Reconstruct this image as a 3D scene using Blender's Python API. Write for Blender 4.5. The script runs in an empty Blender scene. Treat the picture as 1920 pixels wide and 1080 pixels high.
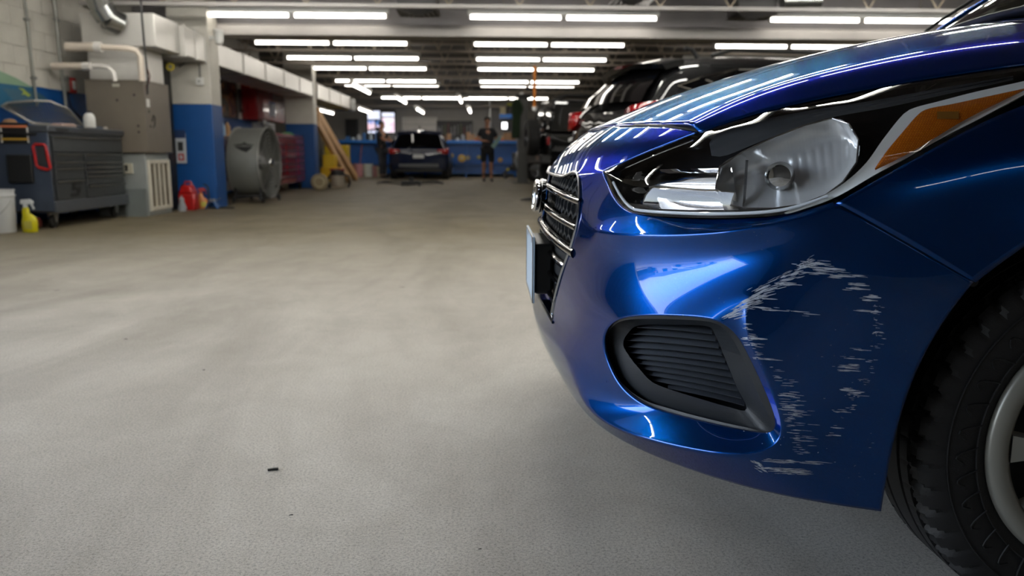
import bpy, bmesh, math, random
from mathutils import Vector, Matrix, Euler
PI = math.pi
S = bpy.context.scene
C = S.collection
random.seed(7)

# ------------------------------------------------------------------ camera
FPX, CX, CY, CAMZ = 1445.0, 960.0, 540.0, 0.74
PITCH, YAW, ROLL = math.atan(250 / FPX), math.atan(-40 / FPX), math.radians(0.25)
cam_d = bpy.data.cameras.new('camera')
cam = bpy.data.objects.new('camera', cam_d)
C.objects.link(cam)
cam_d.sensor_width = 36
cam_d.lens = 36 * FPX / 1920
cam_d.clip_start = 0.02
cam_d.clip_end = 500
CAMM = (Matrix.Rotation(YAW, 3, 'Z') @ Matrix.Rotation(PI / 2 - PITCH, 3, 'X') @ Matrix.Rotation(ROLL, 3, 'Z'))
cam.location = (0, 0, CAMZ)
cam.rotation_euler = CAMM.to_euler()
cam_d.dof.use_dof = True
cam_d.dof.focus_distance = 1.32
cam_d.dof.aperture_fstop = 4.4
S.camera = cam

# ------------------------------------------------------------------ world
world = bpy.data.worlds.new('world')
S.world = world
world.use_nodes = True
nt = world.node_tree
nt.nodes.clear()
_o = nt.nodes.new('ShaderNodeOutputWorld')
_b = nt.nodes.new('ShaderNodeBackground')
_s = nt.nodes.new('ShaderNodeTexSky')
_s.sky_type = 'NISHITA'
_s.sun_disc = False
_s.sun_elevation = math.radians(48)
_s.sun_rotation = math.radians(20)
_s.dust_density = 2.0
_s.air_density = 1.0
_b.inputs['Strength'].default_value = 2.0
_h = nt.nodes.new('ShaderNodeHueSaturation')
_h.inputs['Saturation'].default_value = 0.55
nt.links.new(_s.outputs[0], _h.inputs['Color'])
nt.links.new(_h.outputs[0], _b.inputs[0])
nt.links.new(_b.outputs[0], _o.inputs[0])

sun_d = bpy.data.lights.new('sun', 'SUN')
sun_d.energy = 14.0
sun_d.angle = math.radians(0.6)
sun_d.color = (1.0, 0.95, 0.88)
sun = bpy.data.objects.new('sun', sun_d)
C.objects.link(sun)
sun.rotation_euler = (math.radians(-30), math.radians(35), 0)   # high behind the building: lights the street, not the shop

vs = S.view_settings
vs.view_transform = 'Standard'
vs.look = 'None'
vs.exposure = 0.0
vs.gamma = 1.0
vs.use_curve_mapping = False
S.cycles.max_bounces = 9
S.cycles.diffuse_bounces = 4
S.cycles.glossy_bounces = 5
S.cycles.transparent_max_bounces = 16
S.cycles.transmission_bounces = 6
S.cycles.sample_clamp_indirect = 6.0
S.cycles.caustics_reflective = False
S.cycles.caustics_refractive = False
S.cycles.use_denoising = True
S.cycles.use_light_tree = True
TUBE_POWER = 11.0
NEAR_POWER = 68.0

# ------------------------------------------------------------------ materials
MATS = {}
def srgb(c):
    if isinstance(c, str):
        c = [int(c[i:i + 2], 16) / 255 for i in (0, 2, 4)]
    return tuple((x / 12.92 if x <= 0.04045 else ((x + 0.055) / 1.055) ** 2.4) for x in c)

def newmat(name):
    m = bpy.data.materials.new(name)
    m.use_nodes = True
    n = m.node_tree
    return m, n, n.nodes['Principled BSDF']

def mat(name, col, rough=0.5, metal=0.0, var=0.06, scale=6.0, coat=0.0, coat_rough=0.03, bump=0.0, bscale=200.0,
        emit=None, estr=0.0, spec=0.5, alpha=1.0):
    """solid material with a little procedural tone variation and optional fine relief"""
    if name in MATS:
        return MATS[name]
    m, n, p = newmat(name)
    c = srgb(col)
    if var > 0:
        tc = n.nodes.new('ShaderNodeTexCoord')
        nz = n.nodes.new('ShaderNodeTexNoise')
        nz.inputs['Scale'].default_value = scale
        nz.inputs['Detail'].default_value = 5
        n.links.new(tc.outputs['Object'], nz.inputs['Vector'])
        mx = n.nodes.new('ShaderNodeMixRGB')
        mx.inputs[1].default_value = (*[max(0, x * (1 - var * 2)) for x in c], 1)
        mx.inputs[2].default_value = (*[min(1, x * (1 + var * 2)) for x in c], 1)
        n.links.new(nz.outputs[0], mx.inputs[0])
        n.links.new(mx.outputs[0], p.inputs['Base Color'])
    else:
        p.inputs['Base Color'].default_value = (*c, 1)
    p.inputs['Roughness'].default_value = rough
    p.inputs['Metallic'].default_value = metal
    p.inputs['Specular IOR Level'].default_value = spec
    p.inputs['Coat Weight'].default_value = coat
    p.inputs['Coat Roughness'].default_value = coat_rough
    if alpha < 1:
        p.inputs['Alpha'].default_value = alpha
    if emit is not None:
        p.inputs['Emission Color'].default_value = (*srgb(emit), 1)
        p.inputs['Emission Strength'].default_value = estr
    if bump > 0:
        tc2 = n.nodes.new('ShaderNodeTexCoord')
        nb = n.nodes.new('ShaderNodeTexNoise')
        nb.inputs['Scale'].default_value = bscale
        nb.inputs['Detail'].default_value = 4
        n.links.new(tc2.outputs['Object'], nb.inputs['Vector'])
        bp = n.nodes.new('ShaderNodeBump')
        bp.inputs['Strength'].default_value = bump
        bp.inputs['Distance'].default_value = 0.002
        n.links.new(nb.outputs[0], bp.inputs['Height'])
        n.links.new(bp.outputs[0], p.inputs['Normal'])
    MATS[name] = m
    return m

def thin_glass(name, tint=(1, 1, 1), refl=1.0, rough=0.0):
    if name in MATS:
        return MATS[name]
    m = bpy.data.materials.new(name)
    m.use_nodes = True
    n = m.node_tree
    n.nodes.clear()
    out = n.nodes.new('ShaderNodeOutputMaterial')
    mix = n.nodes.new('ShaderNodeMixShader')
    tr = n.nodes.new('ShaderNodeBsdfTransparent')
    tr.inputs[0].default_value = (*tint, 1)
    gl = n.nodes.new('ShaderNodeBsdfGlossy')
    gl.inputs['Roughness'].default_value = rough
    fr = n.nodes.new('ShaderNodeFresnel')
    fr.inputs['IOR'].default_value = 2.02
    mu = n.nodes.new('ShaderNodeMath')
    mu.operation = 'MULTIPLY'
    mu.inputs[1].default_value = refl
    mu.use_clamp = True
    ge = n.nodes.new('ShaderNodeNewGeometry')
    mr = n.nodes.new('ShaderNodeMapRange')      # a thin pane reflects alike from both sides
    mr.inputs[3].default_value = 1.52
    mr.inputs[4].default_value = 1 / 1.52
    n.links.new(ge.outputs['Backfacing'], mr.inputs[0])
    n.links.new(mr.outputs[0], fr.inputs['IOR'])
    n.links.new(fr.outputs[0], mu.inputs[0])
    n.links.new(mu.outputs[0], mix.inputs[0])
    n.links.new(tr.outputs[0], mix.inputs[1])
    n.links.new(gl.outputs[0], mix.inputs[2])
    n.links.new(mix.outputs[0], out.inputs[0])
    MATS[name] = m
    return m

# ------------------------------------------------------------------ object helpers
def link(o, parent=None):
    C.objects.link(o)
    if parent is not None:
        o.parent = parent
    return o

def meta(o, label=None, cat=None, group=None, kind=None):
    if label: o['label'] = label
    if cat: o['category'] = cat
    if group: o['group'] = group
    if kind: o['kind'] = kind
    return o

def thing(name, label, cat, loc=(0, 0, 0), rz=0.0, group=None):
    o = bpy.data.objects.new(name, None)
    o.empty_display_size = 0.1
    C.objects.link(o)
    o.location = loc
    o.rotation_euler = (0, 0, rz)
    return meta(o, label, cat, group)

class MB:
    """collects shapes; build() links them as one mesh object"""
    def __init__(s):
        s.v, s.f = [], []
    def add(s, vs, fs):
        b = len(s.v)
        s.v += [tuple(v) for v in vs]
        s.f += [tuple(b + i for i in f) for f in fs]
        return s
    def box(s, x0, x1, y0, y1, z0, z1):
        v = [(x0, y0, z0), (x1, y0, z0), (x1, y1, z0), (x0, y1, z0), (x0, y0, z1), (x1, y0, z1), (x1, y1, z1), (x0, y1, z1)]
        return s.add(v, [(0, 3, 2, 1), (4, 5, 6, 7), (0, 1, 5, 4), (1, 2, 6, 5), (2, 3, 7, 6), (3, 0, 4, 7)])
    def bar(s, a, b, w, h=None, up=(0, 0, 1)):
        h = h or w
        a, b = Vector(a), Vector(b)
        d = (b - a).normalized()
        u = Vector(up)
        if abs(d.dot(u)) > 0.98: u = Vector((0, 1, 0))
        r = d.cross(u).normalized()
        u = r.cross(d).normalized()
        v = []
        for p in (a, b):
            for sx, sz in ((-1, -1), (1, -1), (1, 1), (-1, 1)):
                v.append(p + r * sx * w / 2 + u * sz * h / 2)
        return s.add(v, [(0, 1, 2, 3), (7, 6, 5, 4), (0, 4, 5, 1), (1, 5, 6, 2), (2, 6, 7, 3), (3, 7, 4, 0)])
    def tube(s, pts, r, n=10, cap=True, closed=False):
        pts = [Vector(p) for p in pts]
        rr = r if isinstance(r, (list, tuple)) else [r] * len(pts)
        rings = []
        prev = None
        N = len(pts)
        for i, p in enumerate(pts):
            if closed:
                d = (pts[(i + 1) % N] - pts[i - 1]).normalized()
            else:
                d = (pts[min(i + 1, N - 1)] - pts[max(i - 1, 0)]).normalized()
            if prev is None:
                u = Vector((0, 0, 1)) if abs(d.z) < 0.9 else Vector((1, 0, 0))
                a = d.cross(u).normalized()
            else:
                a = (prev - d * prev.dot(d)).normalized()
            prev = a
            b = d.cross(a)
            rings.append([p + (a * math.cos(t) + b * math.sin(t)) * rr[i] for t in [2 * PI * k / n for k in range(n)]])
        v = [q for rg in rings for q in rg]
        f = []
        M = N if closed else N - 1
        for i in range(M):
            for k in range(n):
                a0, a1 = i * n + k, i * n + (k + 1) % n
                j = (i + 1) % N
                f.append((a0, a1, j * n + (k + 1) % n, j * n + k))
        if cap and not closed:
            f.append(tuple(reversed(range(n))))
            f.append(tuple((N - 1) * n + k for k in range(n)))
        return s.add(v, f)
    def lathe(s, prof, center=(0, 0, 0), axis='Z', n=24, cap=True):
        """prof: list of (r, h) along the axis"""
        v = []
        cx, cy, cz = center
        for r, h in prof:
            for k in range(n):
                t = 2 * PI * k / n
                a, b = r * math.cos(t), r * math.sin(t)
                if axis == 'Z': v.append((cx + a, cy + b, cz + h))
                elif axis == 'Y': v.append((cx + a, cy + h, cz + b))
                else: v.append((cx + h, cy + a, cz + b))
        f = []
        for i in range(len(prof) - 1):
            for k in range(n):
                f.append((i * n + k, i * n + (k + 1) % n, (i + 1) * n + (k + 1) % n, (i + 1) * n + k))
        if cap:
            if prof[0][0] > 1e-5: f.append(tuple(reversed(range(n))))
            if prof[-1][0] > 1e-5: f.append(tuple((len(prof) - 1) * n + k for k in range(n)))
        return s.add(v, f)
    def prism(s, poly, axis, a, b):
        """extrude a 2-D polygon; axis 'Y': poly in (x,z); 'X': poly in (y,z); 'Z': poly in (x,y)"""
        def P(q, t):
            if axis == 'Y': return (q[0], t, q[1])
            if axis == 'X': return (t, q[0], q[1])
            return (q[0], q[1], t)
        n = len(poly)
        v = [P(q, a) for q in poly] + [P(q, b) for q in poly]
        f = [tuple(range(n)), tuple(reversed(range(n, 2 * n)))]
        for i in range(n):
            j = (i + 1) % n
            f.append((j, i, n + i, n + j))
        return s.add(v, f)
    def build(s, name, m, parent=None, smooth=False, bevel=0.0, sub=0, angle=35, solid=0.0, keep=False, seg=2):
        me = bpy.data.meshes.new(name)
        me.from_pydata([tuple(v) for v in s.v], [], s.f)
        bm = bmesh.new()
        bm.from_mesh(me)
        if not keep:
            bmesh.ops.recalc_face_normals(bm, faces=bm.faces)
        bm.to_mesh(me)
        bm.free()
        me.materials.append(m)
        o = bpy.data.objects.new(name, me)
        link(o, parent)
        if bevel > 0:
            b = o.modifiers.new('bevel', 'BEVEL')
            b.width = bevel
            b.segments = seg
            b.limit_method = 'ANGLE'
            b.angle_limit = math.radians(30)
        if sub > 0:
            b = o.modifiers.new('sub', 'SUBSURF')
            b.levels = sub
            b.render_levels = sub
        if solid:
            b = o.modifiers.new('solid', 'SOLIDIFY')
            b.thickness = solid
            b.offset = -1
        if smooth or sub or bevel:
            for p in me.polygons: p.use_smooth = True
            if not sub:
                me.set_sharp_from_angle(angle=math.radians(angle))
        return o

def copy_tree(o, parent=None):
    c = o.copy()
    C.objects.link(c)
    if parent is not None:
        c.parent = parent
    for ch in [x for x in o.children]:
        copy_tree(ch, c)
    return c

# ------------------------------------------------------------------ from a photo pixel to a point at a known distance
def ray(px, py):
    d = CAMM @ Vector(((px - CX) / FPX, (CY - py) / FPX, -1.0))
    return d
def at(px, py, Y):
    d = ray(px, py)
    t = Y / d.y
    return Vector((d.x * t, Y, CAMZ + d.z * t))
def floor_at(px, py):
    d = ray(px, py)
    t = -CAMZ / d.z
    return Vector((d.x * t, d.y * t, 0))
# ------------------------------------------------------------------ room shell
def concrete_mat():
    m, n, p = newmat('concrete_floor')
    L = n.links.new
    tc = n.nodes.new('ShaderNodeTexCoord')
    def noise(scale, detail=6, rough=0.6, dist=0.0, vec=None):
        z = n.nodes.new('ShaderNodeTexNoise')
        z.inputs['Scale'].default_value = scale
        z.inputs['Detail'].default_value = detail
        z.inputs['Roughness'].default_value = rough
        z.inputs['Distortion'].default_value = dist
        L(vec or tc.outputs['Object'], z.inputs['Vector'])
        return z
    def ramp(src, stops):
        r = n.nodes.new('ShaderNodeValToRGB')
        e = r.color_ramp.elements
        e[0].position, e[0].color = stops[0][0], (*srgb(stops[0][1]), 1)
        e[1].position, e[1].color = stops[-1][0], (*srgb(stops[-1][1]), 1)
        for q, c in stops[1:-1]:
            k = e.new(q); k.color = (*srgb(c), 1)
        L(src, r.inputs[0])
        return r
    def mix(a, b, fac, mode='MIX'):
        x = n.nodes.new('ShaderNodeMixRGB')
        x.blend_type = mode
        if isinstance(fac, (int, float)): x.inputs[0].default_value = fac
        else: L(fac, x.inputs[0])
        L(a, x.inputs[1]); L(b, x.inputs[2])
        return x
    base = ramp(noise(0.55, 8, 0.62, 0.6).outputs[0], [(0.30, 'd9d3c9'), (0.5, 'e6e0d6'), (0.72, 'f2ede3')])
    mid = ramp(noise(3.2, 8, 0.7, 0.4).outputs[0], [(0.33, 'cfccc6'), (0.62, 'ffffff')])
    c1 = mix(base.outputs[0], mid.outputs[0], 0.35, 'MULTIPLY')
    fine = ramp(noise(170, 5, 0.9).outputs[0], [(0.38, '6c6a66'), (0.49, 'e6e6e6'), (0.58, 'ffffff')])
    c2 = mix(c1.outputs[0], fine.outputs[0], 0.7, 'MULTIPLY')
    grain = ramp(noise(620, 3, 0.9).outputs[0], [(0.38, '808080'), (0.52, 'f6f6f6')])
    c3 = mix(c2.outputs[0], grain.outputs[0], 0.5, 'MULTIPLY')
    # tyre and dirt streaks along the aisle
    mp = n.nodes.new('ShaderNodeMapping')
    mp.inputs['Scale'].default_value = (1.0, 0.28, 1)
    L(tc.outputs['Object'], mp.inputs[0])
    dirt = ramp(noise(1.3, 7, 0.65, 1.0, mp.outputs[0]).outputs[0], [(0.42, 'ffffff'), (0.62, '8a8378')])
    c4 = mix(c3.outputs[0], dirt.outputs[0], 0.30, 'MULTIPLY')
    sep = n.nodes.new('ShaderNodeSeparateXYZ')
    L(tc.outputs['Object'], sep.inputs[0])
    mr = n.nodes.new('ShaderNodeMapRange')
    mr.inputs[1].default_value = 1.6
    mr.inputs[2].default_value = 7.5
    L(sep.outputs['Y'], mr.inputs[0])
    light_fade = n.nodes.new('ShaderNodeRGB')  # light fading into the shop, painted into the floor colour
    light_fade.outputs[0].default_value = (*srgb('8f866f'), 1)
    c5 = mix(c4.outputs[0], light_fade.outputs[0], mr.outputs[0], 'MULTIPLY')
    # a few dark oil spots
    vo = n.nodes.new('ShaderNodeTexVoronoi')
    vo.inputs['Scale'].default_value = 2.6
    vo.inputs['Randomness'].default_value = 1.0
    ns = noise(14, 3)
    dm = n.nodes.new('ShaderNodeVectorMath'); dm.operation = 'SCALE'; dm.inputs['Scale'].default_value = 0.06
    L(ns.outputs[1], dm.inputs[0])
    ad = n.nodes.new('ShaderNodeVectorMath'); ad.operation = 'ADD'
    L(tc.outputs['Object'], ad.inputs[0]); L(dm.outputs[0], ad.inputs[1])
    L(ad.outputs[0], vo.inputs['Vector'])
    sp = ramp(vo.outputs['Distance'], [(0.035, '4a4641'), (0.055, 'ffffff')])
    c6 = mix(c5.outputs[0], sp.outputs[0], 0.45, 'MULTIPLY')
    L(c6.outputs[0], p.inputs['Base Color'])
    rr = n.nodes.new('ShaderNodeMapRange')
    rr.inputs[3].default_value = 0.42
    rr.inputs[4].default_value = 0.72
    L(noise(2.0, 6).outputs[0], rr.inputs[0])
    L(rr.outputs[0], p.inputs['Roughness'])
    p.inputs['Specular IOR Level'].default_value = 0.45
    bp = n.nodes.new('ShaderNodeBump')
    bp.inputs['Strength'].default_value = 0.5
    bp.inputs['Distance'].default_value = 0.0015
    L(noise(600, 4, 0.8).outputs[0], bp.inputs['Height'])
    L(bp.outputs[0], p.inputs['Normal'])
    return m

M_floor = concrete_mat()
M_white = mat('white_block_paint', 'c9c5bb', 0.55, bump=0.3, bscale=60)
M_blue = mat('blue_paint', '084685', 0.45, bump=0.2, bscale=60)
M_beam = mat('cream_steel_paint', 'aaa6a2', 0.45)
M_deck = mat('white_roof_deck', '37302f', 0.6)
M_dark_deck = mat('dark_roof_deck', '48423a', 0.8, var=0.15, scale=2)
M_chord = mat('joist_primer', '8d8479', 0.5)
M_duct = mat('painted_duct', 'cfccc6', 0.35, metal=0.25, var=0.04)
M_black = mat('black_plastic', '141414', 0.5)
M_darkgrey = mat('dark_grey', '2a2b2d', 0.5)
M_steel = mat('steel', '9a9a98', 0.35, metal=0.9)
M_galv = mat('galvanised', 'a9aaa8', 0.25, metal=0.95, var=0.12, scale=10)
M_tube = mat('lit_tube', 'ffffff', 0.4, var=0, emit='fff8ee', estr=TUBE_POWER)
M_fix = mat('fixture_enamel', 'd8d8d4', 0.35)

XL, XR, YF, YB, ZD = -5.0, 7.6, -5.0, 27.2, 2.95
ZH, YH = 4.5, 9.5   # unseen near bay roof, raised to dim its reflection in the bonnet
XL2, YJ = -7.6, 17.36   # the back of the shop is wider on the left
def struct(name, mb, m, parent=None, **k):
    o = mb.build(name, m, parent, **k)
    if parent is None: o['kind'] = 'structure'
    return o

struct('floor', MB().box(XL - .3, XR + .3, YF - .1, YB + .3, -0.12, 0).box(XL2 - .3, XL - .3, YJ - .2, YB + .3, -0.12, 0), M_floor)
# outside: pavement and a plain street front
M_pave = mat('asphalt_outside', '8d8c8a', 0.85, var=0.12, scale=1.5, bump=0.4)
struct('ground', MB().box(-60, 60, -60, YF - .1, -0.2, -0.02).box(-60, XL - .3, YF - .1, 60, -0.2, -0.02), M_pave)

def wall_blue_band(name, face, lo, hi, z0, z1, m, t=0.012, axis='X'):
    pass

# block courses: each wall is core + recessed joints shown as real blocks proud of the core, on the parts in view
def block_wall(parent, x, y0, y1, z0, z1, m, side=1, bl=0.40, bh=0.20, nmax=300):
    """blocks laid in running bond on the plane x = const, each its own part"""
    me_cache = {}
    k = 0
    r = 0
    z = z0
    while z < z1 - 0.02:
        h = min(bh, z1 - z)
        y = y0 - (bl / 2 if r % 2 else 0)
        while y < y1 - 0.01:
            a, b = max(y, y0), min(y + bl, y1)
            if b - a > 0.03 and k < nmax:
                L = round(b - a, 3)
                key = (L, round(h, 3))
                if key not in me_cache:
                    g = 0.004
                    q = MB().box(0, 0.012 * side, g, L - g, g, h - g) if side > 0 else MB().box(-0.012, 0, g, L - g, g, h - g)
                    o = q.build('block', m, parent)
                    me_cache[key] = o
                else:
                    o = me_cache[key].copy()
                    link(o, parent)
                o.location = (x, a, z)
                k += 1
            y += bl
        z += bh
        r += 1
    return k

# left wall
wl = struct('wall_left', MB().box(XL - .25, XL, YH, YJ, 0, 3.1).box(XL - .25, XL, 3.0, YH, 0, ZH).box(XL - .25, XL, -2.4, 3.0, 2.75, ZH).box(XL - .25, XL, YF, -2.4, 0, ZH).box(XL2 - .25, XL2, YJ - .25, YB, 0, 3.1).box(XL2, XL - .25, YJ - .25, YJ, 0, 3.1), M_white)
block_wall(wl, XL, 7.5, 10.6, 1.45, 3.25, M_white)
struct('trim_1', MB().box(XL, XL + 0.014, 3.0, 10.6, 0, 1.45).box(XL, XL + 0.014, 10.8, 17.0, 0, 1.41).box(XL2, XL2 + 0.014, 17.4, YB, 0, 1.41), M_blue)
struct('wall_right', MB().box(XR, XR + .25, YH, YB, 0, 3.1).box(XR, XR + .25, YF, YH, 0, ZH), M_white)
# wall behind the camera
struct('wall_front', MB().box(XL, XR, YF - .25, YF, 0, ZH), mat('front_wall_paint', '3a3937', 0.6))
wb = struct('wall_back', MB().box(XL2, XR, YB, YB + .25, 0, 3.1), mat('back_wall_paint', '7d7972', 0.6))
struct('ceiling', MB().box(XL, XR, YH, 11.25, ZD, ZD + .15).box(XL - .25, XR + .25, YF - .25, YH + .1, ZH, ZH + .15).box(XL, XR, YH, YH + .1, ZD + .15, ZH), M_deck)
struct('trim_2', MB().box(XL, XR, 11.25, YB, ZD, ZD + .15).box(XL2, XL, YJ, YB, ZD, ZD + .15), M_dark_deck)

# steel girder across the shop above the first pillar
g = thing('ceiling_girder', 'deep cream painted steel girder crossing the shop above the first blue pillar', 'beam', (0, 11.2, 0))
MB().box(XL + .05, XR - .05, 0.06, 0.16, 2.50, ZD).build('web', mat('girder_web', '7f7b7c', 0.5), g)
MB().prism([(-.12, 2.34), (.3, 2.34), (.3, 2.47), (.06, 2.51), (-.05, 2.505), (-.12, 2.46)], 'X', XL + .05, XR - .05).build('bottom_flange', M_beam, g, bevel=.012)

# open web joists
def joist(y, label, m, z0=2.5, x0=XL + .05, x1=XR - .05, step=.40, front=False):
    t = thing('ceiling_joist', label, 'joist', (0, y, 0), 0, 'open web joists under the roof')
    MB().box(x0, x1, -.04, .04, z0, z0 + .045).build('bottom_chord', m, t)
    MB().box(x0, x1, -.04, .04, ZD - .06, ZD - .01).build('top_chord', m, t)
    q = MB()
    first = None
    x = x0 + .1
    while x < x1 - step:
        o = None
        if first is None:
            first = MB().bar((0, 0, z0 + .04), (-step * .28, 0, ZD - .05), .016).bar((0, 0, z0 + .04), (step * .28, 0, ZD - .05), .016).build('web_bar', mat('web_bar_tan', 'a79a86', 0.5), t)
            first.location.x = x
        else:
            o = first.copy(); link(o, t); o.location.x = x
        x += step * 1.02
    return t
jl = ['near cream open web joist whose chord runs along the top of the picture',
      'dark open web joist just behind the big cream girder', 'second dark joist behind the big cream girder',
      'third dark joist behind the big cream girder', 'fourth dark joist behind the big cream girder',
      'fifth dark joist behind the big cream girder', 'last dark joist before the back wall']
for yy, lb in zip((9.9, 14.1, 16.0, 18.5, 20.8, 23.0, 25.3), jl):
    joist(yy, lb, M_beam if yy < 10 else M_chord, x0=(XL2 if yy > YJ else XL) + .05, step=.85 if yy < 10 else .55)

# ------------------------------------------------------------------ fluorescent fixtures
TL = 1.25
def fixture_proto():
    t = thing('tube_light', 'x', 'light')
    MB().prism([(-.055, .03), (.055, .03), (.055, .07), (.04, .10), (-.04, .10), (-.055, .07)], 'X', -TL - .04, TL + .04).build('channel', M_fix, t)
    for sx in (-1, 1):
        cxx = sx * (TL / 2 + .022)
        a = MB().tube([(cxx - TL / 2 + .02, 0, 0), (cxx + TL / 2 - .02, 0, 0)], .024, 10)
        a.build('lamp_tube', M_tube, t, smooth=True)
        MB().box(cxx - TL / 2 - .004, cxx - TL / 2 + .02, -.03, .03, -.025, .035).build('socket', M_fix, t)
        MB().box(cxx + TL / 2 - .02, cxx + TL / 2 + .004, -.03, .03, -.025, .035).build('socket', M_fix, t)
    for sx in (-.8, .8):
        MB().tube([(sx, 0, .10), (sx, 0, .36)], .006, 6).build('hanger_rod', M_chord, t)
    return t
_fx = None
def fixture(x, y, z, label, rz=0):
    global _fx
    if _fx is None:
        _fx = fixture_proto(); o = _fx
    else:
        o = copy_tree(_fx)
    o.location = (x, y, z); o.rotation_euler = (0, 0, rz)
    o['label'] = label
    o['group'] = 'hanging fluorescent lights'
    for ch in o.children:
        if ch.name.startswith('hanger_rod'): ch.scale.z = ((ZH if y < YH else ZD) - z) / .36
    return o
LZ = 2.56
rows = [10.85, 13.45, 15.5, 17.3, 20.2, 21.4]
ordn = ['first', 'second', 'third', 'fourth', 'fifth', 'sixth']
for i, y in enumerate(rows):
    fixture(-2.66, y, LZ, 'lit tube light in the left column of lamps, %s row from the camera' % ordn[i])
    fixture(.98, y, LZ, 'lit tube light in the middle column of lamps, %s row from the camera' % ordn[i])
    if i < 4:
        fixture(5.05, y, LZ, 'lit tube light in the column of lamps above the black SUV, %s row' % ordn[i])
for i, (x, y, rz) in enumerate([(-2.2, 25.2, 0), (.55, 25.2, 0), (-.9, 25.3, 0)]):
    fixture(x, y, 2.5, 'far lit tube light near the back wall, %s from the left' % ['first', 'third', 'second'][i], rz)
aisle = [(752, 188, 23.3, 'above the left edge of the dark crossover'), (862, 187, 23.3, 'high above the tool board'), (787, 208, 25.0, 'low over the crossover roof'),
         (880, 207, 25.0, 'low over the tool board'), (975, 187, 23.3, 'above the stripped silver car'), (677, 167, 18.72, 'under the sixth left lamp'),
         (684, 208, 24.6, 'just left of the back window'), (608, 209, 23.5, 'above the top of the leaning planks')]
for px, py, Y, lb in aisle:
    p = at(px, py, Y)
    fixture(p.x, p.y, min(p.z, 2.8), 'lit lamp along the aisle, ' + lb, PI / 2)
# lamps over the near bay (above the top of the frame, they show in the car's paint)
M_tube_n = mat('lit_tube_near', 'ffffff', 0.4, var=0, emit='fffcf4', estr=NEAR_POWER)
near = [(.98, 3.1 + 1.2 * k, 'middle') for k in range(5)] + [(3.4, -3.2, 'rear')] + [(5.05, 3.4 + 1.7 * k, 'right') for k in range(4)] + [(-2.66, y_, 'left') for y_ in (3.1, 4.9, 6.7, 8.5)]
for i, (x, y, c) in enumerate(near):
    o = fixture(x, y, LZ + .1, 'lit tube light over the near bay, %s column, row %d, mirrored in blue bonnet' % (c, i + 1), 0)
    for ch in o.children:
        if ch.name.startswith('lamp_tube') and c != 'rear':
            ch.data = ch.data.copy(); ch.data.materials[0] = M_tube_n; ch.scale = (1, .72, .72)

# unseen slatted panel, added so the car's nose mirrors dark
rd = MB().box(XL, XL + .02, 3.15, 7.45, 0, 2.72).build('dark_reflect_panel', mat('reflect_dark', '2b2d30', .6), None)
rd['kind'] = 'structure'; rd['label'] = 'added dark slatted panel on the left wall, out of view'
_sl = None
for k in range(18):
    if _sl is None:
        _sl = MB().prism([(0, 0), (.022, .02), (.022, .12), (0, .14)], 'Y', 3.18, 7.42).build('slat', mat('reflect_dark', '2b2d30', .6), rd)
        _sl.location = (XL + .02, 0, 0)
    else:
        o = _sl.copy(); link(o, rd); o.location = (XL + .02, 0, .15 * k)
# ------------------------------------------------------------------ the blue car in front (car axis along x, nose towards -x)
XN, YC = 0.125, 1.92
def _tab(tab, z):
    if z <= tab[0][0]: return tab[0][1]
    for (z0, a), (z1, b) in zip(tab, tab[1:]):
        if z <= z1:
            t = (z - z0) / (z1 - z0)
            return a + (b - a) * t
    return tab[-1][1]
W_TAB = [(0.15, .835), (.25, .850), (.40, .864), (.55, .868), (.66, .862), (.74, .845), (.80, .815), (.88, .775), (1.0, .70), (1.2, .55)]
N_TAB = [(0.15, .050), (.25, .020), (.34, .0), (.50, .0), (.60, .004), (.66, .012), (.70, .026), (.74, .050), (.78, .090), (.81, .145), (.86, .30), (.95, .62), (1.05, 1.1)]
def Wz(z): return _tab(W_TAB, z)
def Nz(z): return _tab(N_TAB, z)
AP, PP = 0.50, 2.6
def inside(x, y, z, off):
    w = abs(YC - y)
    X = x - XN - Nz(z) + off
    W = Wz(z) + off
    if X < 0 or w > W: return False
    if X >= AP: return True
    return ((AP - X) / AP) ** PP + (w / W) ** PP < 1
def hit(px, py, off=0.0):
    d = ray(px, py)
    Y = 0.92
    st = 0.01
    while Y < 2.6:
        t = Y / d.y
        if inside(d.x * t, Y, CAMZ + d.z * t, off): break
        Y += st
    lo, hi = Y - st, Y
    for _ in range(22):
        m = (lo + hi) / 2
        t = m / d.y
        if inside(d.x * t, m, CAMZ + d.z * t, off): hi = m
        else: lo = m
    t = hi / d.y
    return Vector((d.x * t, hi, CAMZ + d.z * t))
def FR(w, z, off=0.0):
    """point of the front face at half width w and height z"""
    W = Wz(z) + off
    q = max(0.0, 1 - (abs(w) / W) ** PP)
    return Vector((XN + Nz(z) + AP * (1 - q ** (1 / PP)) - off, YC - w, z))
def SD(x, z, off=0.0):
    """point of the near side at station x and height z"""
    X = x - XN - Nz(z) + off
    W = Wz(z) + off
    k = max(0.0, min(1.0, (AP - X) / AP))
    return Vector((x, YC - W * (1 - k ** PP) ** (1 / PP), z))
def mir(p): return Vector((p[0], 2 * YC - p[1], p[2]))

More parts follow.
